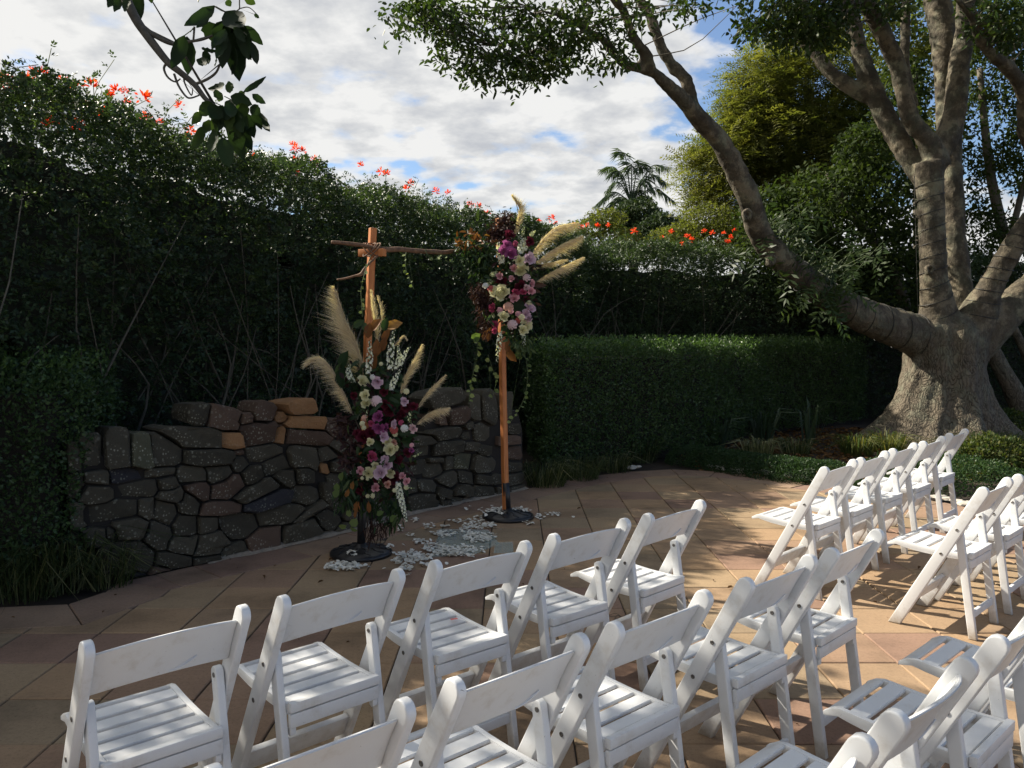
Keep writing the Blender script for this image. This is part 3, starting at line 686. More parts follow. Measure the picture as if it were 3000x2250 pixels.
for i, (px, py) in enumerate(FLP):
    px += R.uniform(-4, 4)
    best = None
    for k in range(len(CREST)-1):
        a, c_ = np.array(CREST[k]), np.array(CREST[k+1])
        for u in np.linspace(0, 1, 40):
            p = a+(c_-a)*u
            if p[1] > 1 and (best is None or abs(proj(p)[0]-px) < best[0]): best = (abs(proj(p)[0]-px), p, c_-a)
    p = best[1]; T_ = unit(best[2][:2]); off = R.uniform(.2, .72); w_ = np.array([p[0]+T_[1]*off, p[1]-T_[0]*off])
    q = aty(px, py, w_[1]); q[2] = min(q[2], p[2]+R.uniform(.14, .30)); o_ = bpy.data.objects.new('blossom', bl[i % 4]); C.objects.link(o_); o_.parent = hedge
    o_.location = Vector(q)-hedge.location; o_.rotation_euler = (R.uniform(-.5, .5), R.uniform(-.5, .5), R.uniform(0, 6)); o_.scale = [R.uniform(.75, 1.25)]*3

def clipped(name, label, corners, h, leafn, mt, leafl=.03, path=None, z0=.12, cat='hedge', rough=.05, vb=.45):
    """a clipped hedge over a ground quadrilateral: leaves on sides and top"""
    cs = [np.array(c_, float) for c_ in corners]
    if area(cs) < 0: cs = cs[::-1]
    front = [((cs[i]+cs[(i+1) % len(cs)])/2) for i in range(len(cs))]
    cen = sum(cs)/len(cs); rt = root(name, (cen[0], cen[1], 0), label, cat)
    L = [np.linalg.norm(cs[(i+1) % len(cs)]-cs[i]) for i in range(len(cs))]; ar = abs(area(cs)); tot = sum(L)*h+ar
    Ps, Ns = [], []
    for i in range(len(cs)):
        e_ = cs[(i+1) % len(cs)]-cs[i]; hid = (front[i][0]*e_[1]-front[i][1]*e_[0]) > 0
        n = int(leafn*L[i]*h/tot*(.25 if hid else 1.9)); u = R.uniform(0, 1, n)[:, None]; e = cs[(i+1) % len(cs)]-cs[i]; p = cs[i]+e*u
        nn = unit(np.array([e[1], -e[0]])); Ps.append(np.hstack([p, (z0+(h-z0)*R.uniform(0, 1, n))[:, None]])); Ns.append(np.tile([nn[0], nn[1], .1], (n, 1)))
    n = int(leafn*ar/tot); mn, mx = np.min(cs, 0), np.max(cs, 0); q = R.uniform(mn, mx, (n*4, 2)); q = np.array([a for a in q if inside(a, cs)])[:n]
    Ps.append(np.hstack([q, np.full((len(q), 1), h)])); Ns.append(np.tile([0, 0, 1.], (len(q), 1)))
    P = np.vstack(Ps); N = unit(np.vstack(Ns)); 
    edge = np.clip((P[:, 2]-(h-.16))/.16, 0, 1)*(np.abs(N[:, 2]) < .5); P -= N*(edge**2*.09)[:, None]
    P += N*((vnoise(P, 2.2)*.9+vnoise(P, 6, 4)*.5)*rough*1.6)[:, None]-N*np.minimum(R.exponential(rough, len(P)), .3)[:, None]
    D = unit(N*.7+R.normal(size=P.shape)*.7+np.array([0, 0, .3]))
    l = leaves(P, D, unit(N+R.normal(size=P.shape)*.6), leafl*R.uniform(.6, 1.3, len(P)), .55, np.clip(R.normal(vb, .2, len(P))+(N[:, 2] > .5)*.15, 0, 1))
    # shoots standing above the cut
    m_ = min(len(q), leafn//50); s = q[:m_]; pp = np.hstack([np.repeat(s, 5, 0)+R.normal(size=(m_*5, 2))*.012, (h+np.tile(np.linspace(0, 1, 5), m_)*np.repeat(R.uniform(.02, .12, m_), 5))[:, None]])
    l2 = leaves(pp, unit(R.normal(size=pp.shape)+np.array([0, 0, .8])), rnd_dirs(len(pp)), leafl*1.1, .5, R.uniform(.5, 1, len(pp)))
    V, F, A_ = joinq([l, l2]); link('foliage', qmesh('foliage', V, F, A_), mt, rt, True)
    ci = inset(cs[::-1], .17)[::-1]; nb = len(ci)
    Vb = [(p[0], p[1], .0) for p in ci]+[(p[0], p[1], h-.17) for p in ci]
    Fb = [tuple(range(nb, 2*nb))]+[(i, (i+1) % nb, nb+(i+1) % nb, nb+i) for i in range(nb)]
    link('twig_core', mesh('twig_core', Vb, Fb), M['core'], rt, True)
    return rt
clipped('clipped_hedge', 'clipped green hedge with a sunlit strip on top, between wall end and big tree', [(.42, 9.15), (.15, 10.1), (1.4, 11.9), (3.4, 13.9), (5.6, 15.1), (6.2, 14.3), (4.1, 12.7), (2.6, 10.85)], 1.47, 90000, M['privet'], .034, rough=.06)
clipped('shrub', 'dense dark green leafy shrub covering the left end of the stone wall', [(-2.66, 5.04), (-2.88, 6.0), (-6, 6.0), (-6, 4.90), (-2.86, 4.84)], 1.40, 46000, M['privet'], .030, cat='shrub', rough=.09, vb=.35)

# ================================================================= THE BIG TREE
def z8(x, y): return 2000+x/2.212, y/2.212
def z7(x, y): return 1100+x/2.011, y/2.011
def dsp(x, y): return x*1.3562, y*1.3562
TX, TY = 6.35, 12.0
def limb(pts, n=16, wob=.0):
    """rows: (photo x, photo y, distance, half width in photo px)"""
    rows = []
    for px, py, Y, hw in pts: p = aty(px, py, Y); rows.append((*p, hw*Y/FPX))
    return ccurve(rows, n)
tree = root('spreading_tree', (TX, TY, 0), 'huge spreading tree with a flared buttressed trunk and many grey-brown limbs', 'tree')
# flared foot
TXc = aty(2765, 1100, TY)[0]
nz, na = 44, 96; Vt = []
zs = np.linspace(-.15, 1.92, nz)
for z in zs:
    for k in range(na):
        a = 2*math.pi*k/na
        def lobe(a0, w): 
            d = (a-a0+math.pi) % (2*math.pi)-math.pi; return math.exp(-(d/w)**2)
        e = math.exp(-max(z, 0)/.46)
        r = .50+.06*max(0, z-1.1)/.9
        r += e*(.92*lobe(math.pi+.10, .48)+.85*lobe(-.12, .36)+.62*lobe(-1.42, .36)+.42*lobe(-2.25, .42)+.3*lobe(1.6, .8)+.10)
        fl = .022*math.sin(a*9+z*1.3)+.016*math.sin(a*17-z*2)+.03*noise.noise((math.cos(a)*2, math.sin(a)*2, z*1.4))
        r *= 1 if z < 1.55 else 1-.55*((z-1.55)/.37)**2
        r += fl*(.6+.9*e)+.05*noise.noise((math.cos(a)*1.2+4, math.sin(a)*1.2, z*.8))
        Vt.append((TXc+r*math.cos(a), TY+r*math.sin(a)*.9, z))
Ft = [(i*na+j, i*na+(j+1) % na, (i+1)*na+(j+1) % na, (i+1)*na+j) for i in range(nz-1) for j in range(na)]
Vt = np.array(Vt); Ft.append(tuple(range(na))[::-1]); Ft.append(tuple(range((nz-1)*na, nz*na)))
bm = bmesh.new(); 
for me_v in [0]:
    me = mesh('trunk', Vt, Ft); bm.from_mesh(me); bpy.data.meshes.remove(me)
def addq(bm, q):
    V, F, _ = q; me = qmesh('t', V, F); bm.from_mesh(me); bpy.data.meshes.remove(me)
LIMB = {}
D = dsp
LIMB['left'] = limb([(*D(2090, 790), 12, 70), (*D(1985, 728), 11.9, 62), (*D(1890, 692), 11.6, 52), (*D(1800, 648), 11.3, 44), (*D(1722, 590), 11.0, 40), (*D(1668, 540), 10.8, 37), (*D(1635, 490), 10.65, 34), (*D(1622, 440), 10.5, 34), (*D(1600, 390), 10.35, 33),
                     (*z7(2030, 830), 10.2, 29), (*z7(1930, 730), 10, 26), (*z7(1830, 610), 9.8, 23), (*z7(1710, 490), 9.6, 19), (*z7(1610, 400), 9.4, 16), (*z7(1580, 340), 9.3, 14)], 44)
LIMB['l1'] = limb([(*z7(1640, 430), 9.5, 15), (*z7(1560, 405), 9.35, 14), (*z7(1460, 375), 9.2, 14), (*z7(1400, 300), 9.1, 13), (*z7(1330, 225), 9.0, 12), (*z7(1240, 170), 8.9, 11), (*z7(1150, 110), 8.8, 10), (*z7(1020, 75), 8.7, 7), (*z7(900, 40), 8.6, 5)], 22)
LIMB['l2'] = limb([(*z7(1610, 400), 9.4, 20), (*z7(1595, 320), 9.3, 17), (*z7(1540, 250), 9.2, 15), (*z7(1500, 170), 9.1, 14), (*z7(1470, 80), 9.0, 13), (*z7(1410, 0), 8.9, 13), (*z7(1330, -120), 8.8, 10)], 16)
LIMB['l3'] = limb([(*z7(1880, 650), 9.95, 19), (*z7(1850, 540), 9.9, 18), (*z7(1820, 460), 9.9, 19), (*z7(1750, 385), 9.9, 17), (*z7(1690, 290), 9.9, 17), (*z7(1650, 180), 9.9, 16), (*z7(1610, 80), 9.9, 15), (*z7(1540, -20), 9.9, 14), (*z7(1450, -200), 9.9, 11)], 22)
LIMB['l4'] = limb([(*z7(1250, 170), 8.9, 10), (*z7(1240, 110), 8.9, 8), (*z7(1280, 60), 8.9, 7), (*z7(1230, 10), 8.9, 6), (*z7(1180, -60), 8.9, 5)], 10)
LIMB['l5'] = limb([(*z7(1240, 200), 8.9, 7), (*z7(1150, 200), 8.8, 5), (*z7(1000, 300), 8.7, 5), (*z7(860, 290), 8.6, 4), (*z7(710, 270), 8.5, 3)], 12)
LIMB['l6'] = limb([(*z7(930, 315), 8.65, 4), (*z7(830, 335), 8.6, 3), (*z7(760, 345), 8.5, 2.4), (*z7(700, 355), 8.5, 2)], 8)
LIMB['mid'] = limb([(*D(2045, 800), 12, 90), (*D(2028, 690), 11.9, 56), (*D(2018, 600), 11.8, 39), (*D(2014, 520), 11.8, 37), (*D(2010, 430), 11.8, 37), (*D(2008, 350), 11.8, 42)], 16)
LIMB['m1'] = limb([(*z8(1660, 1090), 11.85, 40), (*z8(1580, 900), 11.8, 32), (*z8(1480, 780), 11.75, 29), (*z8(1430, 600), 11.7, 27), (*z8(1390, 420), 11.7, 27), (*z8(1320, 260), 11.6, 27), (*z8(1230, 100), 11.5, 25), (*z8(1150, -60), 11.4, 23), (*z8(1000, -300), 11.3, 18)], 20)
LIMB['m2'] = limb([(*z8(1620, 1050), 11.9, 38), (*z8(1710, 900), 11.95, 38), (*z8(1760, 740), 12, 36), (*z8(1780, 560), 12, 34), (*z8(1800, 380), 12.05, 33), (*z8(1830, 200), 12.1, 30), (*z8(1835, 0), 12.1, 28), (*z8(1850, -300), 12.2, 22)], 20)
LIMB['m3'] = limb([(*z8(1700, 850), 12.2, 26), (*z8(1690, 650), 12.3, 26), (*z8(1690, 450), 12.4, 30), (*z8(1690, 280), 12.5, 38), (*z8(1670, 120), 12.6, 42), (*z8(1640, -60), 12.7, 42), (*z8(1600, -300), 12.8, 32)], 16)
LIMB['m4'] = limb([(*z8(1570, 1180), 12.0, 32), (*z8(1440, 980), 12.1, 34), (*z8(1330, 790), 12.2, 33), (*z8(1230, 580), 12.3, 32), (*z8(1160, 380), 12.4, 28), (*z8(1110, 180), 12.4, 26), (*z8(1060, 0), 12.5, 24), (*z8(980, -300), 12.6, 18)], 22)
LIMB['m5'] = limb([(*z8(1230, 640), 12.3, 24), (*z8(1080, 560), 12.4, 24), (*z8(950, 460), 12.5, 22), (*z8(850, 340), 12.6, 19), (*z8(760, 240), 12.7, 16), (*z8(700, 120), 12.8, 10)], 14)
LIMB['m6'] = limb([(*z8(1500, 700), 12.6, 14), (*z8(1440, 480), 12.8, 16), (*z8(1440, 250), 12.9, 14), (*z8(1450, 0), 13, 13), (*z8(1460, -200), 13, 10)], 12)
LIMB['back'] = limb([(*D(2080, 780), 12.3, 80), (*D(2078, 700), 12.5, 52), (*D(2070, 620), 12.6, 42), (*D(2062, 520), 12.7, 38), (*D(2058, 430), 12.8, 36), (*D(2054, 350), 12.9, 34), (*D(2060, 270), 13, 30), (*D(2080, 150), 13.1, 24)], 16)
LIMB['right'] = limb([(*D(2060, 790), 12, 80), (*D(2108, 690), 11.9, 56), (*D(2140, 620), 11.8, 36), (*D(2172, 560), 11.7, 33), (*D(2210, 500), 11.6, 31), (*D(2255, 440), 11.5, 29), (*D(2310, 360), 11.4, 27), (*D(2350, 240), 11.3, 24), (*D(2360, 100), 11.2, 20), (*D(2400, -60), 11.1, 14)], 27)
LIMB['right2'] = limb([(*D(2080, 760), 12.1, 66), (*D(2140, 705), 12, 58), (*D(2200, 650), 12, 50), (*D(2260, 600), 12, 46), (*D(2340, 540), 12, 40), (*D(2420, 440), 12.1, 34), (*D(2480, 300), 12.2, 28), (*D(2520, 100), 12.3, 22), (*D(2600, -100), 12.4, 15)], 22)
LIMB['r3'] = limb([(*z8(2600, 1300), 12, 26), (*z8(2330, 1050), 11.8, 24), (*z8(2225, 850), 11.6, 22), (*z8(2215, 620), 11.4, 21), (*z8(2130, 460), 11.2, 20), (*z8(2000, 350), 11, 16), (*z8(1920, 240), 10.9, 14), (*z8(1870, 110), 10.8, 10), (*z8(1770, -10), 10.7, 8)], 24)
HID = 0
for k, L in LIMB.items():
    n = len(L); r = L[:, 3].copy()
    r *= 1+.06*np.array([noise.noise((i*.35, hash(k[0]) % 7, ord(k[-1]))) for i in range(n)])*1.5
    if k in ('m1', 'm2', 'm3', 'm4', 'm5', 'back'): r *= .88
    addq(bm, tube(L[:, :3], r, 14 if r.max() > .05 else 8))
me = bpy.data.meshes.new('trunk'); bm.to_mesh(me); bm.free()
tr = link('trunk', me, M['bark'], tree, True)
md = tr.modifiers.new('join', 'REMESH'); md.mode = 'VOXEL'; md.voxel_size = .026; md.use_smooth_shade = True
md = tr.modifiers.new('soften', 'SMOOTH'); md.factor = .5; md.iterations = 7
tx = bpy.data.textures.new('bark_relief', 'CLOUDS'); tx.noise_scale = .16; tx.noise_depth = 3
md = tr.modifiers.new('relief', 'DISPLACE'); md.texture = tx; md.strength = .045; md.mid_level = .5; md.texture_coords = 'LOCAL'
# scars of cut branches
for (px, py, Y, w) in ((1637+552, 630, 10.30, .055), (2258, 762, 10.68, .055), (2723, 790, 11.62, .05)):
    p = aty(px, py, Y); V = []; 
    rows = [(0.4, .03), (.75, .055), (1.0, .045), (1.15, .0), (1.15, -.06)]
    for f, dz in rows:
        for k in range(14): a = 2*math.pi*k/14; V.append((w*f*math.cos(a)*(1+.1*math.sin(3*a)), -dz, w*1.35*f*math.sin(a)))
    V.append((0, .03, 0)); F = [(i*14+j, i*14+(j+1) % 14, (i+1)*14+(j+1) % 14, (i+1)*14+j) for i in range(4) for j in range(14)]+[(70, (j+1) % 14, j) for j in range(14)]
    o_ = link('branch_scar', mesh('branch_scar', V, F, True), M['bark'], tree); o_.location = Vector(p)-tree.location; o_.rotation_euler = (0, 0, R.uniform(-.3, .3))
# strings of little lights wound round the limbs
def wound(L, turns, i0, i1, label, grow=1.04):
    seg = L[i0:i1]; P = ccurve(seg, turns*14); T = unit(np.gradient(P[:, :3], axis=0)); out = []
    u = unit(np.cross(T[0], [0, 1, .2]))
    for i in range(len(P)):
        u = unit(u-T[i]*np.dot(u, T[i])); w = np.cross(T[i], u); a = 2*math.pi*i/14
        out.append(P[i, :3]+(u*math.cos(a)+w*math.sin(a))*(P[i, 3]*.97+.008))
    q = tube(ccurve(out, len(out)*2), .0052, 5); o_ = link('light_string', qmesh('light_string', q[0], q[1], None, True), M['wire'])
    tag(o_, label, 'light string', 'light strings wound round the limbs')
wound(LIMB['mid'], 11, 2, 15, 'dark cable wound round the upright middle limb of the big tree')
wound(LIMB['right'], 9, 3, 14, 'dark cable wound round the limb leaning right off the big tree')
wound(LIMB['left'], 9, 3, 15, 'dark cable wound round the low limb reaching left from the trunk')

def clumps(cents, per, spread, leafl, wr, v0, hang=.35, six=False, flat=1.):
    c_ = np.repeat(np.array(cents), per, 0); sp_ = spread if np.isscalar(spread) else np.repeat(np.array(spread), per)[:, None]
    P = c_+R.normal(size=c_.shape)*sp_*np.array([1, 1, .75*flat])
    D = unit(R.normal(size=P.shape)*np.array([1, 1, .6])-np.array([0, 0, hang])); f = leaves6 if six else leaves
    cv = np.repeat(R.normal(v0, .13, len(cents)), per)
    return f(P, D, unit(R.normal(size=P.shape)+np.array([0, 0, 1.2])), leafl*R.uniform(.7, 1.25, len(P)), wr, np.clip(cv+R.normal(0, .12, len(P)), 0, 1))
def twigs(cents, src, r0=.010, parts=None):
    out = parts if parts is not None else []; S_ = np.array(src)
    for c_ in cents:
        d = np.linalg.norm(S_-c_, axis=1); s = S_[np.argmin(d+R.uniform(0, .15, len(d)))]; mid_ = (s+c_)/2+R.normal(size=3)*.08*np.linalg.norm(c_-s)+np.array([0, 0, .05])
        out.append(tube(ccurve([s, mid_, c_], 6), np.linspace(r0, .003, 6), 5, False))
    return out
CL = [(180,100),(140,150),(250,60),(350,80),(300,150),(450,60),(500,130),(400,150),(480,240),(430,330),(560,300),(520,400),(620,380),(640,430),(650,330),(650,200),(700,100),(760,250),(770,390),(830,470),(850,330),(900,180),(950,250),(980,330),(1050,200),(1060,380),(1100,270),(1180,330),(1230,260),(1290,380),(1150,130),(1000,90),(860,50),(600,50),(1425,260),(1450,300),(1360,130),(1540,110),(1390,160),(720,350),(900,400),(930,430),(1050,430),(1750,20),(1800,50),(1100,350),(560,200),(830,150),(980,180),(300,30),(200,20),(750,30),(1230,60),(1300,20),(1550,60),(1130,40),(400,20),(2140,20),(940,330),(850,240),(1180,230)]
cen = []
for (x, y) in CL:
    for _ in range(2): p = aty(1100+x/2.011+R.normal()*16, y/2.011+R.normal()*13, R.uniform(8.1, 9.1)); cen.append(p)
src = [r_[:3] for k in ('l1', 'l4', 'l5', 'l6', 'l2') for r_ in LIMB[k]]
a1 = clumps(cen, 42, .088, .072, .48, .45, .5, True); tw = twigs(cen, src, .008)
# crown above the frame and round the upper limbs
cen2 = []
for _ in range(330):
    a = R.uniform(0, 6.28); rr_ = 6.2*math.sqrt(R.uniform()); cen2.append((5.0+rr_*math.cos(a), 13.2+rr_*math.sin(a)*.75, R.uniform(7.6, 9.4)-.05*rr_))
cen2 = np.array([p for p in cen2 if proj(p)[1] < -60 or proj(p)[0] > 2700])
a2 = clumps(cen2, 60, .30, .115, .5, .4, .4)
cen2b = np.array([(R.uniform(-1.5, 3.2), R.uniform(7.6, 10.2), R.uniform(5.9, 6.9)) for _ in range(60)]); cen2b = np.array([p for p in cen2b if proj(p)[1] < -40])
cen2c = np.array([p for p in np.stack([R.uniform(0, 11, 300), R.uniform(2.0, 12, 300), R.uniform(6.2, 8.6, 300)], 1) if proj(p)[1] < -120 or proj(p)[0] > 3300])  # unseen clumps added above the paving to cut the sky light
a2c = clumps(cen2c, 44, .32, .13, .55, .4, .4)
a2b = clumps(cen2b, 60, .2, .08, .5, .4, .4)
V3 = [(1450,20),(700,40),(760,90),(640,60),(820,60),(900,40),(600,30),(880,110),(760,150),(950,90),(1010,60),(460,200),(530,190),(620,200),(700,210),(780,200),(860,190),(930,180),(560,160),(1000,160),(700,130),(820,250),(900,250),(960,260),(420,180),(650,260),(1050,30),(1300,30),(1400,60),(2000,60),(2050,150),(1950,180),(2120,90),(2180,200),(2100,260),(1980,60),(1960,120),(2190,30)]
cen3 = []
for (x, y) in V3:
    for _ in range(4): cen3.append(aty(2000+(x+R.normal()*38)/2.212, (y+R.normal()*32)/2.212, R.uniform(10.4, 11.6)))
a3 = clumps(cen3, 26, .11, .085, .55, .5, .55, True); tw = twigs(cen3, [r_[:3] for k in ('m1', 'm5', 'm4', 'r3') for r_ in LIMB[k]], .012, tw)
V, F, A_ = joinq([a1, a2b, a3] if False else [a1, a3]); link('crown', qmesh('crown', V, F, A_), M['tree'], tree, True)
V, F, A_ = joinq([a2, a2b, a2c]); link('crown_and_sky_blocker', qmesh('crown_and_sky_blocker', V, F, A_), M['tree'], tree, True)
V, F, A_ = joinq(tw); link('twig', qmesh('twig', V, F, A_, True), M['stem'], tree, True)

# a compound-leaved climber hanging off the low left limb
cl_ = root('hanging_creeper', (4.2, 11, 0), 'pale leafy creeper with narrow leaflets hanging over the low left limb', 'creeper')
cen4 = [aty(*dsp(x+R.normal()*14, y+R.normal()*14), R.uniform(10.5, 11.2)) for x, y in ((1700,500),(1760,560),(1790,580),(1800,600),(1770,650),(1740,480),(1660,500),(1640,530),(1720,440),(1790,520),(1830,560),(1750,600),(1780,620),(1700,560),(1820,610),(1850,500),(1880,540),(1690,470),(1660,450)) for _ in range(4)]
c4 = np.array(cen4); d4 = unit(np.stack([R.normal(size=len(c4))*.5, R.normal(size=len(c4))*.5-.4, -R.uniform(.5, 1.1, len(c4))], 1))
V, F, A_ = pinnate(c4, d4, unit(R.normal(size=c4.shape)*.4+np.array([-.3, -.8, .5])), R.uniform(.25, .45, len(c4)), 6, .12, .27, R.normal(.45, .14, len(c4)), 1.0)
link('foliage', qmesh('foliage', V, F, A_), M['tree'], cl_, True)
V, F, A_ = joinq(twigs(cen4, [r_[:3] for r_ in LIMB['left'][6:26]], .006)); link('stem', qmesh('stem', V, F, A_, True), M['stemg'], cl_, True)

# ================================================================= TREES BEYOND THE HEDGE
def far_tree(name, label, blobs, Yc, dpt, nleaf, leafl, mt, trunks, wr=.5, v0=.5, feather=False, gap=.0, cat='tree', shell=.5, group=None):
    """blobs: photo x, y, half width, half height -> crown lumps"""
    p0 = aty(blobs[0][0], 1200, Yc); rt = root(name, (p0[0], Yc, 0), label, cat, group)
    w = np.array([b_[2]*b_[3] for b_ in blobs], float); w /= w.sum(); Ps, vs = [], []
    for b_, ww in zip(blobs, w):
        n = int(nleaf*ww); Yb = Yc+(b_[4] if len(b_) > 4 else 0); c_ = aty(b_[0], b_[1], Yb); rx, rz = b_[2]*Yb/FPX, b_[3]*Yb/FPX
        d = rnd_dirs(n); rr_ = (shell+(1-shell)*R.uniform(0, 1, n))**.6; lump = 1+.30*vnoise(d*1.0+c_, 2.2)+.18*vnoise(d+c_, 5)
        Ps.append(c_+d*(rr_*lump)[:, None]*np.array([rx, min(rx, dpt), rz])); vs.append(np.clip(v0+.22*vnoise(Ps[-1], 1.3/ max(.4, rz))+R.normal(0, .13, n), 0, 1))
    P, v = np.vstack(Ps), np.concatenate(vs)
    if gap: k = vnoise(P, 1.1, 5) > -.5+gap; P, v = P[k], v[k]
    if feather:
        D = unit(R.normal(size=P.shape)*np.array([1, 1, .5])+np.array([-.15, -.2, -.12]))
        q = pinnate(P, D, unit(R.normal(size=P.shape)*.35+np.array([0, 0, 1.])), R.uniform(.35, .6, len(P)), 7, leafl, wr, v, 1.15, .12)
    else: q = leaves(P, unit(R.normal(size=P.shape)-np.array([0, 0, .25])), unit(R.normal(size=P.shape)+np.array([0, 0, 1])), leafl*R.uniform(.7, 1.3, len(P)), wr, v)
    link('crown', qmesh('crown', *q), mt, rt, True)
    ts = []
    for tr_ in trunks:
        L = limb([(x, y, Yc+o, h) for x, y, h, o in tr_], 12); L[0, 2] = min(L[0, 2], 0)
        ts.append(tube(L[:, :3], L[:, 3], 8))
    if ts: V, F, A_ = joinq(ts); link('trunk', qmesh('trunk', V, F, A_, True), M['stem'], rt, True)
    return rt
far_tree('feathery_tree', 'tall yellow-green feathery-leaved tree between the hedge and the big tree',
    [(2250,280,130,150),(2200,420,150,110),(2110,500,120,95),(2300,400,160,150),(2380,250,140,130),(2140,590,120,60),(2330,150,110,80,.5),(2080,430,70,60),(2420,500,170,110,.6),(2260,560,170,80),(2440,340,120,90,.5),(2230,190,50,60),(2560,430,120,90,.8),(2520,300,90,80,.8),(2190,330,60,60)],
    17.5, 2.6, 15500, .085, M['feather'], [[(2400,1250,20,0),(2420,700,17,0),(2410,450,14,0),(2360,250,9,0)],[(2415,560,10,0),(2300,480,7,0),(2200,430,4,0)],[(2410,420,8,0),(2330,330,6,0),(2250,280,3,0)]], .30, .60, True, .22)
far_tree('dense_tree', 'dense dark-leaved tree behind the middle limbs of the big tree',
    [(2420,620,190,130),(2300,700,160,110),(2550,700,170,120),(2520,560,130,90),(2620,850,140,120),(2400,820,170,100),(2250,620,90,70),(2530,440,90,80),(2640,620,90,110),(2640,300,80,150,1)],
    14.3, 1.4, 24000, .105, M['dark'], [[(2720,1250,18,0),(2640,850,16,0),(2480,600,12,0),(2420,500,7,0)]], .5, .38, gap=.1)
far_tree('back_tree', 'dark small-leaved tree filling the right edge behind the limbs',
    [(2880,380,110,130),(2930,560,100,130),(2900,200,120,110),(2960,760,110,120),(2860,700,70,110),(2980,130,110,110),(2900,60,130,80),(2850,880,60,80),(3060,450,110,170)],
    16.0, 1.8, 15000, .10, M['dark'], [[(3000,1250,24,0),(2960,800,18,0),(2900,500,13,0),(2870,200,8,0)],[(2960,700,10,0),(3010,500,8,0),(3060,350,6,0)]], .45, .45, gap=.12)
far_tree('shade_tree', 'leafy tree showing yellow-green through the top of the fork',
    [(2680,60,170,110),(2600,160,110,100),(2780,180,90,110),(2520,60,110,90),(2640,400,110,60),(2760,380,70,70)], 19, 2, 9000, .12, M['feather'], [[(2700,1250,20,0),(2690,600,15,0),(2680,200,10,0)]], .5, .42, gap=.12)
far_tree('clipped_tree', 'round-topped olive tree beside the palm, left of two', [(1868,625,68,42),(1835,655,55,35),(1890,660,60,30),(1862,690,60,40)], 34, 2, 7500, .16, M['round'], [[(1865,1200,6,0),(1865,700,5,0)]], .5, .5, group='rounded trees beyond the hedge')
far_tree('clipped_tree', 'dark round-topped tree right of the palm, lower of two', [(1935,668,60,45),(1985,680,42,40),(1900,690,50,40),(1950,710,80,40)], 30, 2, 8000, .14, M['round'], [[(1940,1200,6,0),(1940,720,5,0)]], .5, .34, group='rounded trees beyond the hedge')
far_tree('bright_shrub', 'yellow-green bushy shrub rising behind the hedge under the feathery tree', [(2080,640,90,40),(2160,655,80,35),(2020,680,70,30),(1775,640,60,30),(1730,665,60,25),(2230,640,60,40),(2080,700,90,40),(2170,712,80,40),(1960,705,70,40),(1810,700,70,40),(1690,700,60,35),(2240,700,50,40),(1600,690,50,25)], 16.5, 1, 22000, .06, M['feather'], [[(2080,1200,8,0),(2080,700,6,0)]], .5, .45, cat='shrub')

# palm
PY = 46.; pc = aty(1850, 590, PY); palm = root('palm_tree', (pc[0], PY, 0), 'feathery palm with arching fronds standing against the clouds', 'palm')
q = tube(ccurve([(pc[0], PY, 0), (pc[0]+.1, PY, pc[2]*.6), pc], 8), np.linspace(.25, .17, 8), 10); link('trunk', qmesh('trunk', q[0], q[1], None, True), M['stem'], palm, True)
FR = [(1778,505,-.2,.9),(1790,560,-.6,.5),(1762,600,-1.2,.2),(1850,500,0,1.2),(1820,462,-.4,1.5),(1900,560,.6,.9),(1935,540,1.,1),(1955,590,1.2,.5),(1800,620,-1,.0),(1915,615,1,0),(1940,500,.8,1),(1880,500,.3,1.2),(1770,640,-.9,.1),(1850,640,.4,.1),(1870,600,.6,.3),(1800,520,-.7,.8),(1900,640,.3,.2)]
for px, py, ly, up in FR:
    px, py = 1850+(px-1850)*1.2, 590+(py-590)*1.12; tip = aty(px, py, PY+R.uniform(-1.2, 1.2)); mid_ = (pc+tip)/2+np.array([0, 0, .55+.35*up]); base = pc+np.array([0, 0, -.1])
    ax = ccurve([base, mid_, tip], 22); T = unit(np.gradient(ax, axis=0)); n = 22
    P = np.repeat(ax[3:], 6, 0)+np.repeat(T[3:], 6, 0)*np.tile(np.linspace(0, .12, 6), n-3)[:, None]; Tn = np.repeat(T[3:], 6, 0)
    sd = unit(np.cross(Tn, [0, 0, 1.])); sg = np.tile([1, -1], len(P)//2)[:, None]
    d = unit(sd*sg+Tn*.7+np.array([0, 0, -.55])+R.normal(size=P.shape)*.18); ln = np.repeat(np.sin(np.linspace(.25, 2.9, n-3)), 6)*.72+.12
    q1 = leaves(P, d, rnd_dirs(len(P)), ln, .085, R.uniform(.2, .9, len(P)), .05, .25); q2 = tube(ax, np.linspace(.045, .012, n), 5, False)
    o_ = link('frond', qmesh('frond', *joinq([q1, q2])), M['palm'], palm, True)

# leaning trunks in the gloom right of the big tree
lt = root('leaning_trunk', (8.8, 14.5, 0), 'pale mottled leaning trunk in deep shade right of the big tree', 'tree')
L = limb([(*dsp(2185, 835), 14.5, 26), (*dsp(2160, 790), 14.5, 23), (*dsp(2135, 740), 14.5, 21), (*dsp(2100, 680), 14.6, 19), (*dsp(2060, 620), 14.8, 15)], 12)
L = np.vstack([[L[0, 0]+.35, L[0, 1], -.05, L[0, 3]*1.3], L]); q = tube(L[:, :3], L[:, 3], 12); link('trunk', qmesh('trunk', q[0], q[1], None, True), M['bark'], lt, True)
L = limb([(*dsp(2230, 800), 15, 14), (*dsp(2205, 740), 15, 12), (*dsp(2180, 690), 15, 11)], 8); L = np.vstack([[L[0, 0]+.5, L[0, 1], -.05, L[0, 3]*1.3], L])
lt2 = root('leaning_trunk', (9.6, 15, 0), 'thinner leaning trunk in deep shade at the right edge', 'tree'); q = tube(L[:, :3], L[:, 3], 10); link('trunk', qmesh('trunk', q[0], q[1], None, True), M['bark'], lt2, True)

